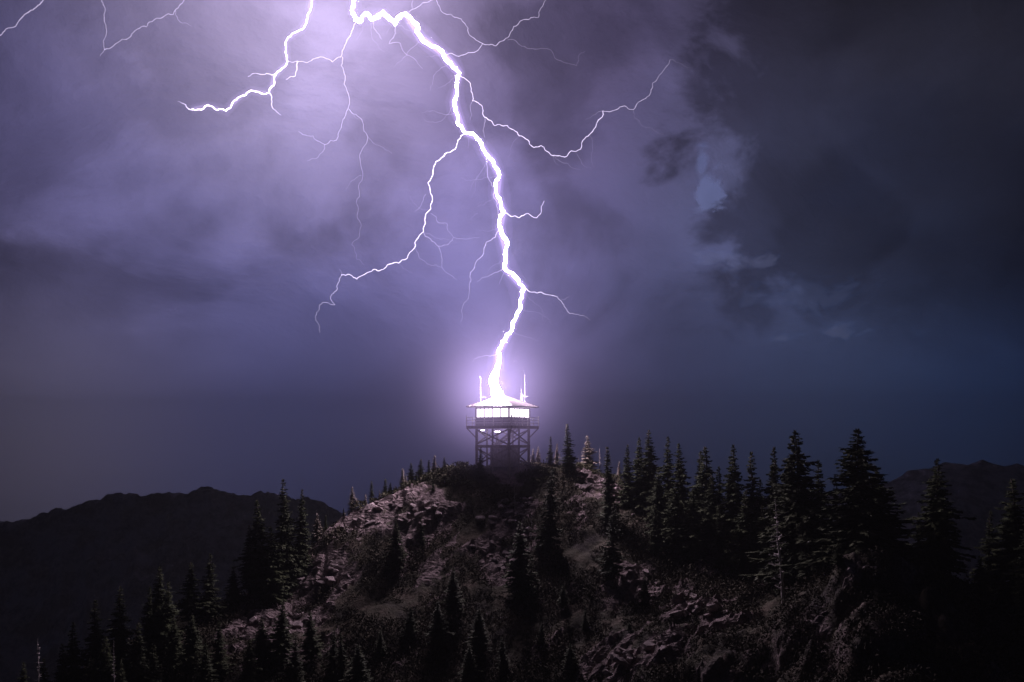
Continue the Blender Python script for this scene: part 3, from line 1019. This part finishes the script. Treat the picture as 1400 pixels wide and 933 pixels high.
def build_lightning():
    root = empty('lightning_bolt', px(680, 545, 113.4))
    tag(root, 'thick white lightning bolt with many thin branches striking the tower roof', 'lightning')
    inv = root.location.copy()

    def own(o):
        o.parent = root
        o.matrix_parent_inverse.identity()
        o.data.transform(__import__('mathutils').Matrix.Translation(-inv))
        return o
    own(channel('main_channel', TRUNK[:4], 3.4, 4.2, 60, 60, MAIN_D))
    tr = TRUNK[3:]
    own(channel('main_channel', tr[:8], 4.6, 4.2, 60, 60, MAIN_D))
    own(channel('main_channel', tr[7:16], 3.8, 3.1, 60, 60, MAIN_D))
    own(channel('main_channel', tr[15:21], 3.2, 3.4, 60, 60, MAIN_D))
    own(channel('main_channel', tr[20:], 3.3, 4.0, 380, 380, MAIN_D))
    # white-hot foot of the channel on the roof
    own(channel('strike_flare', [(681, 498), (677, 512), (674, 522), (678, 536), (681, 547)], 4.5, 15, 420, 420, 113.3, None, 0.0, 1, 0.06, 10))
    # added glow standing in for bloom round the channel: nested sheaths, each with an even glow
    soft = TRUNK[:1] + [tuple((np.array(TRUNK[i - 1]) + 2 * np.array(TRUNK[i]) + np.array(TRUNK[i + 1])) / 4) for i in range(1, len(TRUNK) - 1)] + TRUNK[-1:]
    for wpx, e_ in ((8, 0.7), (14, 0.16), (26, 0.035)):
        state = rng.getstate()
        o = channel('bloom_halo', TRUNK if wpx < 20 else soft, wpx, wpx, 1, 1, MAIN_D, None, 0.0, 0, 0.0, 12)
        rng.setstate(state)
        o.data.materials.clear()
        o.data.materials.append(vol_mat('bloom_glow', (0.60, 0.42, 1.0), e_))
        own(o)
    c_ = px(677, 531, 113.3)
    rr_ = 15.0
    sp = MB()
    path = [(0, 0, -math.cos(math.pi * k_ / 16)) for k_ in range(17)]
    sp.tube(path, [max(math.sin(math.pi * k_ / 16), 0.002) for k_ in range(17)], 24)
    m_, n_, l_, out_ = mat_new('bloom_glow_ball')  # emissive ball added as bloom and veil round the strike
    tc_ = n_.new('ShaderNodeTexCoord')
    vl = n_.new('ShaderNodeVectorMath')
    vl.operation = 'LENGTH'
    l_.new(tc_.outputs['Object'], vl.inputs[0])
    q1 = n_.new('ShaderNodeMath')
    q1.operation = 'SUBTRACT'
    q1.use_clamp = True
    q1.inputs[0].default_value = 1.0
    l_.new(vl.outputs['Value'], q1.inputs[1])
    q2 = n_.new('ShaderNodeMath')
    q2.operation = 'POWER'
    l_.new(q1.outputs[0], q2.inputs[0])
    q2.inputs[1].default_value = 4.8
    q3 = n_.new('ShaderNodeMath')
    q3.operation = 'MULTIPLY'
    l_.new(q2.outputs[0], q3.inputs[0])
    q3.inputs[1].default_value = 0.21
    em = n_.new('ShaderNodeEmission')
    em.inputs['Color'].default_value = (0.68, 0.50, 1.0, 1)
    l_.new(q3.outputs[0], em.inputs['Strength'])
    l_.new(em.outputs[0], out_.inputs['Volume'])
    ball = sp.build('bloom_halo', m_, root)
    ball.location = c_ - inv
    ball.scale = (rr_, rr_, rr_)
    hair = random.Random(77)
    for (ax, ay) in TRUNK[5:-4:1] + [(608, 211), (589, 286), (579, 317), (545, 360), (710, 186), (756, 213), (806, 184), (824, 152), (476, 148), (494, 240)]:
        ang = hair.choice((-1, 1)) * hair.uniform(0.3, 1.2) + math.pi / 2
        pth, n_h = [(ax, ay)], hair.randint(3, 6)
        for _k in range(n_h):
            ang += hair.uniform(-0.5, 0.5)
            st = hair.uniform(5, 12)
            pth.append((pth[-1][0] + math.cos(ang) * st, pth[-1][1] + math.sin(ang) * st))
        BRANCH.append((pth, 1.0, 0.6, hair.uniform(0.3, 0.8), 0.15))
    for path, w0, w1, g0, g1 in BRANCH:
        own(channel('branch', path, w0 * 0.47, w1 * 0.66, g0 * 0.28, g1 * 0.28, MAIN_D(path[0][1]), None, rng.uniform(-0.03, 0.05)))
    return root


bolt = build_lightning()


def side_bolt(label, parts, d, group=None):
    base = parts[0][0][0][-1]
    root = empty('lightning_bolt', px(base[0], base[1], d))
    tag(root, label, 'lightning', group)
    inv = root.location.copy()
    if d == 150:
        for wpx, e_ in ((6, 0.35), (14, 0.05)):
            o = channel('bloom_halo', parts[0][0][0], wpx, wpx, 1, 1, d, None, 0.0, 0, 0.0, 10)  # added glow volume standing in for bloom round this bolt
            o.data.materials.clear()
            o.data.materials.append(vol_mat('bloom_glow', (0.70, 0.52, 1.0), e_))
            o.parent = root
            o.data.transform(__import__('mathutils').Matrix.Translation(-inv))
    for i, ((path,), w0, w1, g0, g1) in enumerate(parts):
        o = channel('main_channel' if i == 0 else 'branch', path, w0, w1, g0, g1, d, None, 0.0 if i == 0 else rng.uniform(-0.02, 0.03))
        o.parent = root
        o.data.transform(__import__('mathutils').Matrix.Translation(-inv))


side_bolt('bright forked lightning bolt curling sideways out of the glowing cloud, clear of the tower', [
    (([(428, -45), (426, 0), (421, 25), (411, 41), (392, 55), (391, 68), (393, 84), (375, 105), (368, 127), (343, 124), (323, 137), (309, 152), (284, 144), (262, 150)],), 1.4, 1.2, 5, 4),
    (([(263, 150), (251, 142), (243, 139)],), 1.1, 0.5, 1.2, 0.2),
    (([(379, 100), (360, 102), (339, 105)],), 1.1, 0.6, 0.8, 0.4),
    (([(369, 128), (371, 143), (384, 157)],), 1.3, 0.7, 1.0, 0.4),
    (([(407, 84), (404, 104), (391, 109)],), 1.1, 0.6, 1.0, 0.5),
], 150)
side_bolt('faint single lightning streak with no forks high in the dark cloud', [
    (([(72, -30), (59, 0), (45, 14), (25, 30), (20, 37), (0, 49), (-20, 60)],), 1.2, 0.9, 0.32, 0.28)], 230)
side_bolt('faint V-shaped lightning streak with two arms high in the cloud', [
    (([(141, -40), (139, 0), (142, 21), (145, 39), (141, 57), (143, 68), (137, 77)],), 1.0, 0.7, 0.28, 0.2),
    (([(143, 68), (154, 64), (179, 50), (200, 37), (214, 25), (237, 20), (252, 0), (262, -30)],), 1.0, 0.9, 0.26, 0.22),
    (([(240, 15), (250, 32), (262, 36)],), 0.8, 0.6, 0.2, 0.1)], 230)

# ------------------------------------------------------------------ conifers
M_bark = simple_mat('bark', (0.035, 0.028, 0.024), (0.10, 0.08, 0.07), 9.0, 0.9, 0.3)
M_dead = simple_mat('dead_wood', (0.26, 0.23, 0.21), (0.44, 0.40, 0.38), 7.0, 0.85, 0.2)
M_needle = simple_mat('needles', (0.030, 0.042, 0.018), (0.085, 0.095, 0.040), 2.2, 0.75, 0.0, per_object=0.25, spec=0.2)
M_needle_lit = simple_mat('lit_needles', (0.24, 0.20, 0.15), (0.46, 0.40, 0.32), 2.2, 0.8, 0.0, per_object=0.2, spec=0.2)  # strike light put into a paler needle colour
M_shrub = simple_mat('shrub_leaves', (0.030, 0.034, 0.016), (0.105, 0.098, 0.052), 0.8, 0.8, 0.0, spec=0.2)


def conifer_proto(seed, width, style='spruce'):
    """a tree 1 unit tall: trunk mesh + crown mesh. width = crown diameter / height"""
    r = random.Random(seed)
    tv = MB()
    bend = [(r.uniform(-.006, .006), r.uniform(-.006, .006)) for _ in range(9)]
    path = [(bend[i][0] * i / 4, bend[i][1] * i / 4, i / 8) for i in range(9)]
    path[0] = (0, 0, -0.06)
    tr = 0.017 if style != 'snag' else 0.015
    tv.tube(path, [tr * (1 - 0.94 * i / 8) + 0.0008 for i in range(9)], 7)
    tm = mesh('trunk', tv.v, tv.f, True)
    v, f = [], []

    def quad(p, d, ln, w, nrm):
        s = d.cross(nrm)
        if s.length < 1e-5:
            return
        s.normalize()
        b = len(v)
        v.extend([tuple(p - s * w * 0.35), tuple(p + s * w * 0.35), tuple(p + d * ln * 0.55 + s * w * 0.5), tuple(p + d * ln), tuple(p + d * ln * 0.55 - s * w * 0.5)])
        f.append((b, b + 1, b + 2, b + 3, b + 4))

    if style == 'snag':
        sb = MB()
        h = 0.18
        while h < 0.97:
            for _ in range(r.choice((1, 2, 2, 3))):
                a = r.uniform(0, 6.283)
                L = width * 0.5 * (1 - h) ** 0.6 * r.uniform(0.35, 1.1)
                p = Vector((0, 0, h))
                d = Vector((math.cos(a), math.sin(a), r.uniform(-0.25, 0.35)))
                q = p + d * L * 0.55
                e = q + (d + Vector((0, 0, r.uniform(-0.1, 0.5)))) * L * 0.45
                sb.tube([p, q, e], [0.0075, 0.0055, 0.0028], 4)
                for _k in range(2):
                    dd = (d + Vector((r.uniform(-1, 1), r.uniform(-1, 1), r.uniform(-.3, .4)))).normalized()
                    sb.tube([q, q + dd * L * 0.35], [0.0042, 0.0022], 3)
            h += r.uniform(0.018, 0.045)
        return tm, mesh('limbs', sb.v, sb.f)
    h = 0.05 if style != 'high' else 0.16
    base = h
    while h < 0.985:
        t = (h - base) / (1 - base)
        prof = (1 - t) ** (0.88 if style != 'slim' else 0.70)
        if style == 'slim':
            prof = 0.18 * (1 - t) + 0.82 * prof * (1 - 0.35 * t)
        prof *= min(1, 0.55 + t * 4)
        Rw = width * 0.5 * prof * r.uniform(0.72, 1.18) + 0.006
        nb = max(5, int(6 + 6 * (1 - t)))
        a0 = r.uniform(0, 6.283)
        gap = r.random() < 0.06
        for i in range(nb):
            if r.random() < (0.5 if gap else 0.10):
                continue
            a = a0 + 6.283 * (i + r.uniform(-.35, .35)) / nb
            L = Rw * r.uniform(0.42, 1.25)
            if r.random() < 0.05:
                L *= 1.3
            up = 0.30 * t + r.uniform(-0.22, 0.08) - 0.15 * (1 - t)
            d = Vector((math.cos(a), math.sin(a), up)).normalized()
            p0 = Vector((0, 0, min(0.985, h + r.uniform(-.02, .02))))
            steps = max(2, int(2 + L / 0.018))
            for k in range(steps):
                s = (k + 0.5) / steps
                p = p0 + d * L * s + Vector((0, 0, -0.22 * L * s * s + 0.12 * L * s ** 4))
                w = min(L * (0.40 * (1 - s) + 0.16) + 0.009, 0.042)
                for sg in ((-1, 1) if L < 0.10 else (-1, 1, -0.5, 0.5)):
                    ang = a + sg * r.uniform(0.45, 1.0)
                    dd = Vector((math.cos(ang), math.sin(ang), up - 0.25 + r.uniform(-.45, .25))).normalized()
                    quad(p, dd, w * r.uniform(0.7, 1.25), w * 0.34 + 0.004, Vector((r.uniform(-.4, .4), r.uniform(-.4, .4), 1)).normalized())
                if r.random() < 0.6:
                    quad(p, Vector((d.x * .6, d.y * .6, -0.6 + r.uniform(-.3, .5))).normalized(), w * r.uniform(.6, 1.0), w * 0.36 + 0.004,
                         Vector((-math.sin(a), math.cos(a), r.uniform(-.3, .3))).normalized())
            e = p0 + d * L * 0.85 + Vector((0, 0, -0.10 * L))
            quad(e, (d + Vector((0, 0, 0.15))).normalized(), L * 0.28 + 0.008, L * 0.10 + 0.005, Vector((0, 0, 1)))
        h += (0.017 + 0.008 * r.random()) * (1.05 - 0.35 * t)
    for k in range(6):
        a = k * 1.05
        quad(Vector((0, 0, 0.97)), Vector((math.cos(a) * .22, math.sin(a) * .22, 1)).normalized(), 0.035, 0.008, Vector((-math.sin(a), math.cos(a), 0)))
    return tm, mesh('crown', v, f)


PROTO = {}
for key, lst in {
    'slim': [(101, 0.17, 'slim'), (102, 0.20, 'slim'), (103, 0.15, 'slim')],
    'fir': [(201, 0.28, 'spruce'), (202, 0.31, 'spruce'), (203, 0.25, 'spruce'), (204, 0.29, 'high')],
    'wide': [(301, 0.46, 'spruce'), (302, 0.52, 'spruce'), (303, 0.42, 'spruce')],
    'snag': [(401, 0.26, 'snag'), (402, 0.20, 'snag'), (403, 0.34, 'snag')],
}.items():
    PROTO[key] = [conifer_proto(*a) for a in lst]
for key in ('slim', 'fir', 'wide'):
    for tm, cm in PROTO[key]:
        tm.materials.append(M_bark)
        cm.materials.append(M_needle)
PROTO['lit_slim'] = []  # slim firs recoloured, the strike's light put into crown and trunk
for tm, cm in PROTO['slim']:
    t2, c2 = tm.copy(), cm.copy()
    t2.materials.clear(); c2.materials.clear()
    t2.materials.append(M_dead); c2.materials.append(M_needle_lit)
    PROTO['lit_slim'].append((t2, c2))
PROTO['pale'] = []  # fir recoloured the same way, light painted into its colours
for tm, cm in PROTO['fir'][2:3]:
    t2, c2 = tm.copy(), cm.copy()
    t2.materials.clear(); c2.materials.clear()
    t2.materials.append(M_dead); c2.materials.append(M_needle_lit)
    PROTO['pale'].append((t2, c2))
for tm, cm in PROTO['snag']:
    tm.materials.append(M_dead)
    cm.materials.append(M_dead)
tree_rng = random.Random(5)


def tree(x, top, d, key, label, group=None, wf=1.0, lean=0.0):
    """x = photo column of the trunk, top = photo row of its tip, d = distance in metres"""
    wx = (x - CX) / F * d
    zg = hz(wx, d)
    zt = (HY - top) / F * d
    H = zt - zg
    if H < 0.5 or H > 22:
        print('tree height', x, top, d, round(H, 1))
        H = max(H, 0.8)
    tm, cm = tree_rng.choice(PROTO[key])
    dead = key == 'snag'
    o = empty('dead_tree' if dead else 'conifer_tree', (wx, d, zg), tree_rng.uniform(0, 6.28))
    tag(o, label, 'dead tree' if dead else 'tree', group)
    s = wf * (H ** -0.15 * 1.28 if H > 1 else 1.28) * (1.0 if dead else 1.45)
    s *= tree_rng.uniform(0.8, 1.18)
    o.scale = (H * s * tree_rng.uniform(0.88, 1.1), H * s, H)
    o.rotation_euler[0] = lean + tree_rng.gauss(0, .028)
    o.rotation_euler[1] = tree_rng.gauss(0, .028)
    a = bpy.data.objects.new('trunk', tm)
    b = bpy.data.objects.new('limbs' if dead else 'crown', cm)
    if dead:
        b['kind'] = 'stuff'
    for q in (a, b):
        C.objects.link(q)
        q.parent = o
    return o


G1 = 'dark firs of the dense stand below the summit'
L1 = 'dark pointed fir in the dense stand beside the bare leaning trunk'
STAND = []
for x, top, d, k, w in [(874, 598, 110, 'fir', 1), (888, 588, 109, 'fir', 1.1), (913, 597, 107, 'fir', 1), (933, 606, 106, 'fir', 1), (952, 617, 105, 'slim', 1.1), (965, 611, 103, 'fir', 1),
                        (983, 638, 103, 'slim', 1.1), (1002, 608, 100, 'fir', 1), (1028, 618, 100, 'slim', 1.2), (1052, 611, 98, 'fir', 1), (1063, 629, 99, 'slim', 1.1), (1077, 627, 96, 'fir', 0.9),
                        (1123, 629, 93, 'fir', 1), (1147, 649, 92, 'fir', 1), (900, 640, 104, 'fir', 1), (925, 660, 101, 'fir', 1), (945, 668, 100, 'fir', 1), (1015, 670, 97, 'fir', 1),
                        (985, 690, 98, 'fir', 0.9), (1045, 690, 96, 'fir', 0.9), (895, 690, 101, 'slim', 1.1), (1030, 655, 99, 'fir', 1), (970, 650, 101, 'fir', 1), (1110, 700, 92, 'fir', 1)]:
    STAND.append((x, top, d, k, w))
ORD = ['first', 'second', 'third', 'fourth', 'fifth', 'sixth', 'seventh', 'eighth', 'ninth', 'tenth', 'eleventh', 'twelfth', 'thirteenth', 'fourteenth', 'fifteenth', 'sixteenth', 'seventeenth', 'eighteenth',
       'nineteenth', 'twentieth']
sky_row = sorted([q for q in STAND if q[1] < 640 and q[0] < 1060], reverse=True)
for q in STAND:
    if q in sky_row:
        tree(q[0], q[1], q[2], q[3], '%s skyline fir of the dense stand, counted from the bare leaning trunk toward the tower' % ORD[sky_row.index(q)], G1, q[4])
    elif q[0] > 1060:
        tree(q[0], q[1], q[2], q[3], 'dark fir crowded around the tallest broad fir next to the leaning trunk', G1, q[4])
    else:
        tree(q[0], q[1], q[2], q[3], 'low dark fir filling the inside of the dense stand under the skyline tips', G1, q[4])
tree(1094, 588, 92, 'wide', 'tallest broad fir of the dense stand, right beside the bare leaning trunk', None, 0.95)
tree(1172, 586, 87, 'wide', 'broad ragged fir with long limbs standing directly behind the rock outcrop', None, 1.1)
tree(1205, 640, 90, 'wide', 'shorter broad fir half hidden behind the ragged fir at the outcrop', None, 1.15)
tree(1282, 627, 90, 'wide', 'solitary tapering fir on open slope beyond the rock outcrop', None, 0.88)
tree(1258, 700, 92, 'fir', 'small fir tucked between the solitary fir and the ragged fir', None)
tree(1351, 698, 92, 'fir', 'thin short fir on the slope edge next to the solitary fir', None, 0.9)
tree(1389, 655, 88, 'fir', 'tall dark fir on the falling slope past the outcrop', None, 1.15)
tree(1412, 690, 84, 'wide', 'wide dark fir on the falling slope behind the tall one', None)
tree(1340, 760, 88, 'fir', 'low bushy fir at the foot of the solitary fir', None, 1.2)
tree(1148, 742, 80.5, 'fir', 'small sapling fir growing on top of the rock outcrop', None, 1.3)
lean_snag = tree(1064, 682, 88.5, 'snag', 'bare pale leaning dead trunk in front of the dense fir stand', None, 1.35)
lean_snag.rotation_euler = (0, R(-5), 0)
lean_snag.location.x += 0.5
# summit
tree(778, 580, 113.5, 'slim', 'tall slender fir on the summit ridge next to the lookout tower', None, 1.35)
tree(752, 597, 115.5, 'slim', 'short thin dark fir nearest the lookout tower on the summit', None, 1.3)
tree(761, 607, 118, 'lit_slim', 'pale brightly lit young fir just behind the short thin summit fir', None, 1.2)
tree(736, 611, 118.5, 'lit_slim', 'small lit fir behind the tower legs on the summit', 'lit saplings behind the tower legs', 1.3)
tree(728, 614, 119, 'lit_slim', 'small lit fir behind the tower legs on the summit', 'lit saplings behind the tower legs', 1.3)
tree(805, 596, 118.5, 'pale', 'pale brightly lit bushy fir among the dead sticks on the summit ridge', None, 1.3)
tree(820, 613, 118, 'snag', 'thin pale dead fir beside the bushy lit fir on the ridge', None, 1.2)
tree(791, 620, 117, 'snag', 'short bare dead stick of a tree on the summit ridge', None, 0.8)
tree(834, 611, 105, 'slim', 'slim dark fir at the end of the summit ridge, standing alone', None, 1.35)
tree(857, 608, 109, 'slim', 'narrow dark fir at the edge of the dense stand', None, 1.35)
tree(846, 632, 116, 'lit_slim', 'low pale fir between the two slim firs on the ridge', None, 1.3)
# left ridge small trees
GR = 'small firs along the falling ridge'
RIDGE = sorted([(483, 666, 109.5), (508, 658, 111), (526, 655, 111.5), (550, 641, 112.5), (562, 633, 113), (574, 628, 113.5), (586, 629, 114), (593, 623, 114.5), (500, 676, 110), (519, 670, 110.5),
                  (533, 660, 112), (541, 664, 111.5), (608, 625, 115), (433, 702, 106), (445, 704, 107), (470, 695, 108.5), (555, 650, 111.5), (569, 645, 112.5)], reverse=True)
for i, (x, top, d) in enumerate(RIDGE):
    k = tree_rng.choice(('slim', 'lit_slim', 'slim', 'lit_slim'))
    tree(x, top, d, k, '%s small spindly %sfir down the ridge, counted from the tower' % (ORD[i], 'pale ' if k == 'lit_slim' else ''), GR, 1.45)
# trees on the face
tree(656, 612, 111.2, 'slim', 'dark fir growing directly in front of a tower leg', None, 1.6)
tree(748, 640, 102, 'fir', 'tall dark fir alone on the open face right below the tower', None, 0.95)
tree(711, 712, 97, 'fir', 'broad-based dark fir low on the hill face below the tower', None, 1.05)
tree(835, 690, 97, 'fir', 'dark fir on the face beneath the slim ridge fir', None, 0.95)
tree(541, 711, 101, 'fir', 'dark fir on the face below the bare rock ledge', None, 0.95)
tree(577, 706, 104, 'slim', 'slim dark fir on the face beside the bare rock ledge', None, 1.3)
tree(592, 654, 109, 'slim', 'thin dark fir on the upper face under the ridge shrubs', None, 1.2)
tree(704, 655, 107.5, 'snag', 'spindly bare dead tree on the upper face below the tower', None, 0.8)
tree(726, 700, 104, 'snag', 'short bare dead tree beside the tall fir on the face', None, 0.8)
GF = 'small firs low on the hill face'
for x, top, d in [(620, 775, 94), (882, 785, 93), (600, 820, 91), (655, 830, 90), (770, 800, 94), (800, 830, 91), (560, 830, 92), (520, 860, 90), (740, 850, 90), (690, 870, 88), (860, 850, 88), (640, 880, 87), (780, 880, 86)]:
    tree(x, top, d, 'fir', 'small dark fir in the shade low on the hill face', GF, 1.1)
# left groups
tree(392, 655, 101, 'fir', 'tallest fir of the clump on the rocky shoulder, with ragged limbs', None, 1.05)
tree(357, 684, 100, 'fir', 'dense dark fir in front of the tallest one in the shoulder clump', None, 1.0)
tree(411, 669, 102, 'slim', 'thin fir leaning close behind the tallest fir of the shoulder clump', None, 1.2)
tree(341, 718, 100, 'fir', 'shorter fir on the outer edge of the shoulder clump', None, 1.0)
tree(372, 720, 99, 'fir', 'low fir filling the middle of the shoulder clump', None, 1.1)
tree(319, 775, 98, 'fir', 'small fir at the outer foot of the shoulder clump', None, 1.1)
GL = 'pair of firs below the shoulder clump'
tree(286, 757, 95, 'fir', 'pointed fir of the pair standing below the shoulder clump', GL, 1.0)
tree(260, 769, 94, 'fir', 'pointed fir of the pair standing below the shoulder clump', GL, 1.0)
GD = 'dark firs on the lowest slope'
for x, top, d in [(215, 775, 91), (228, 795, 90), (200, 802, 90), (162, 802, 89), (130, 821, 88), (103, 850, 87), (85, 880, 86), (145, 870, 85), (185, 850, 86), (240, 840, 88), (262, 839, 87), (382, 821, 89), (426, 835, 89),
                  (455, 862, 87), (467, 866, 86), (300, 850, 87), (340, 870, 86), (400, 870, 85), (210, 880, 84), (60, 900, 85), (30, 905, 86), (360, 845, 88), (280, 880, 84), (170, 900, 83), (490, 880, 85), (120, 900, 84)]:
    lb = 'black-green fir of the thicket on the lowest shaded slope'
    if top < 855 and x < 300:
        lb = '%s tip-showing fir of the lowest thicket, counted from the paired firs outward' % ORD[[228, 215, 200, 162, 130, 103].index(x)] if x in (228, 215, 200, 162, 130, 103) else lb
    tree(x, top, d, 'fir', lb, GD, 1.05)
tree(54, 873, 83, 'snag', 'pale dead tree at the outer end of the lowest thicket', None, 0.8)
tree(157, 876, 82, 'snag', 'thin dead stick inside the lowest thicket', None, 0.6)

# ------------------------------------------------------------------ shrubs (single bushes) and ground cover
def shrub_mesh(seed, n=260, flat=0.8):
    r = random.Random(seed)
    v, f = [], []
    lobes = [(Vector((r.uniform(-.55, .55), r.uniform(-.55, .55), r.uniform(.25, .7) * flat)), r.uniform(.25, .5)) for _ in range(7)]
    for i in range(n):
        c, rad = r.choice(lobes)
        u = Vector((r.gauss(0, 1), r.gauss(0, 1), r.gauss(0, 1))).normalized() * rad * r.uniform(0.55, 1.08)
        p = c + Vector((u.x, u.y, u.z * flat))
        if p.z < 0:
            p.z = -p.z * 0.3
        d = (u.normalized() + Vector((r.uniform(-.8, .8), r.uniform(-.8, .8), r.uniform(-.2, .9)))).normalized()
        s = d.orthogonal().normalized()
        s = (s * math.cos(i) + d.cross(s) * math.sin(i))
        L, w = r.uniform(.10, .24), r.uniform(.04, .08)
        b = len(v)
        v.extend([tuple(p - d * L * .4), tuple(p + s * w), tuple(p + d * L), tuple(p - s * w)])
        f.append((b, b + 1, b + 2, b + 3))
    return mesh('foliage', v, f)


SHRUB = [shrub_mesh(s) for s in (1, 2, 3, 4)]
for m_ in SHRUB:
    m_.materials.append(M_shrub)
stem_b = MB()
for a in range(5):
    stem_b.tube([(0, 0, -0.15), (0.3 * math.cos(a * 1.25), 0.3 * math.sin(a * 1.25), 0.5)], [0.03, 0.012], 5)
STEM = mesh('stem', stem_b.v, stem_b.f)
STEM.materials.append(M_bark)
sh_rng = random.Random(3)


def shrub(x, y, size, label, group):
    o = empty('shrub', (x, y, hz(x, y) - 0.05), sh_rng.uniform(0, 6.28))
    o.scale = (size, size, size * sh_rng.uniform(0.7, 1.0))
    tag(o, label, 'shrub', group)
    for nm, me in (('foliage', sh_rng.choice(SHRUB)), ('stem', STEM)):
        c = bpy.data.objects.new(nm, me)
        C.objects.link(c)
        c.parent = o


for pxx, d, s in [(600, 114, 1.2), (606, 113, 1.3), (612, 114.5, 1.4), (617, 113, 1.2), (623, 114, 1.3), (629, 112.5, 1.1), (634, 114, 1.3), (640, 113, 1.2), (646, 112, 1.0), (596, 112.5, 1.2), (588, 113, 1.2), (580, 112.5, 1.1), (572, 112, 1.2), (560, 111, 1.2),
                  (548, 111, 1.1), (530, 110.5, 1.1), (515, 110, 1.0), (495, 109, 1.1), (602, 111, 1.2), (615, 111, 1.3), (626, 110.5, 1.2), (637, 110.5, 1.1)]:
    shrub((pxx - CX) / F * d, d, s, 'lit yellow-green shrub in the thicket along the ridge beside the tower', 'ridge shrubs beside the tower')
for pxx, d, s in [(712, 111.5, 1.3), (720, 112, 1.5), (728, 112, 1.6), (736, 112.5, 1.6), (744, 113, 1.5), (752, 113, 1.3), (760, 113.5, 1.2), (732, 111, 1.3), (742, 111.5, 1.2)]:
    shrub((pxx - CX) / F * d, d, s * 0.72, 'dark shadowed shrub in the mound between the tower and the summit firs', 'shadowed shrubs at the tower foot')
for pxx, d, s in [(793, 116, 1.0), (800, 116.5, 1.1), (812, 116.5, 0.9), (826, 116, 0.9), (840, 115.5, 1.0)]:
    shrub((pxx - CX) / F * d, d, s, 'low shrub among the pale dead trees on the summit ridge', 'shrubs among the dead trees')

cover_rs = np.random.RandomState(21)


def build_cover():
    """low heath covering the slope between the bare rocks: leaf sprays, nobody could count them"""
    N = 95000
    X = cover_rs.uniform(-58, 62, N * 2)
    Y = cover_rs.uniform(62, 122, N * 2)
    keep = np.abs(X / Y) < 0.56
    X, Y = X[keep][:N], Y[keep][:N]
    ix = ((X - HX0) / HS).astype(int)
    iy = ((Y - HY0) / HS).astype(int)
    patch = fbm(X / 3.2 + 40, Y / 3.2 + 12, 4, 0.55)
    ok = (bare[iy, ix] < 0.35) & (patch > 0.33)
    ok &= np.hypot(X - TX, Y - TY) > 2.6
    X, Y, ix, iy, patch = X[ok], Y[ok], ix[ok], iy[ok], patch[ok]
    Z = np.array([hz(a, b) for a, b in zip(X, Y)])
    k = 9
    n = len(X)
    S = (0.35 + 1.1 * np.clip((patch - 0.40) * 4, 0, 1)) * cover_rs.uniform(0.6, 1.2, n)
    base = np.repeat(np.stack([X, Y, Z], 1), k, 0)
    S = np.repeat(S, k)
    m = n * k
    off = cover_rs.normal(0, 1, (m, 3)) * np.array([.42, .42, .20]) * S[:, None]
    off[:, 2] = np.abs(off[:, 2]) + 0.02
    c = base + off
    d = cover_rs.normal(0, 1, (m, 3)) + np.array([0, 0, 0.7])
    d /= np.linalg.norm(d, axis=1)[:, None]
    s = np.cross(d, cover_rs.normal(0, 1, (m, 3)))
    s /= np.linalg.norm(s, axis=1)[:, None] + 1e-9
    L = (cover_rs.uniform(.10, .26, m) * (0.6 + 0.5 * S))[:, None]
    w = (cover_rs.uniform(.04, .09, m) * (0.7 + 0.4 * S))[:, None]
    V = np.stack([c - s * w, c + s * w, c + d * L], 1).reshape(-1, 3)
    Fc = np.arange(m * 3).reshape(-1, 3)
    me = bpy.data.meshes.new('ground_cover')
    me.vertices.add(len(V))
    me.vertices.foreach_set('co', V.ravel())
    me.loops.add(Fc.size)
    me.loops.foreach_set('vertex_index', Fc.ravel())
    me.polygons.add(len(Fc))
    me.polygons.foreach_set('loop_start', np.arange(0, Fc.size, 3))
    me.update(calc_edges=True)
    o = obj('ground_cover', me, simple_mat('heath_leaves', (0.022, 0.022, 0.013), (0.085, 0.072, 0.045), 0.45, 0.85, 0.0, spec=0.15))
    tag(o, 'low heath and dwarf bushes carpeting the slope between the rocks', 'heath', None, 'stuff')


build_cover()

# ------------------------------------------------------------------ rocks on the hill (children of the hill)
M_rock = simple_mat('pale_rock', (0.10, 0.078, 0.072), (0.32, 0.26, 0.25), 1.6, 0.9, 0.5, per_object=0.25, detail=9)


def rock_mesh(seed):
    import bmesh
    r = random.Random(seed)
    bm = bmesh.new()
    for i in range(14):
        u = Vector((r.gauss(0, 1), r.gauss(0, 1), r.gauss(0, .7))).normalized()
        bm.verts.new((u.x * r.uniform(.7, 1.1), u.y * r.uniform(.55, .85), u.z * r.uniform(.4, .6)))
    bmesh.ops.convex_hull(bm, input=bm.verts)
    bmesh.ops.delete(bm, geom=[v for v in bm.verts if not v.link_faces], context='VERTS')
    me = bpy.data.meshes.new('rock')
    bm.to_mesh(me)
    bm.free()
    me.materials.append(M_rock)
    return me


ROCKS = [rock_mesh(s) for s in range(9)]
rk = random.Random(8)
cnt = 0
for (a, b, r) in BARE:
    for k in range(7 if b < 860 else 6):
        h = hit(a + rk.gauss(0, r * 5), b + rk.gauss(0, r * 3.2), GH)
        if not h or math.hypot(h[0] - TX, h[1] - TY) < 2.8:
            continue
        o = bpy.data.objects.new('rock', rk.choice(ROCKS))
        C.objects.link(o)
        o.parent = hill
        s = rk.uniform(0.22, 0.62) * (1.6 if rk.random() < 0.12 else 1)
        o.location = (h[0], h[1], hz(*h) + s * 0.05)
        o.rotation_euler = (rk.uniform(-.4, .4), rk.uniform(-.4, .4), rk.uniform(0, 6.28))
        o.scale = (s * 1.25, s * 1.1, s)
        cnt += 1
print('rocks', cnt)
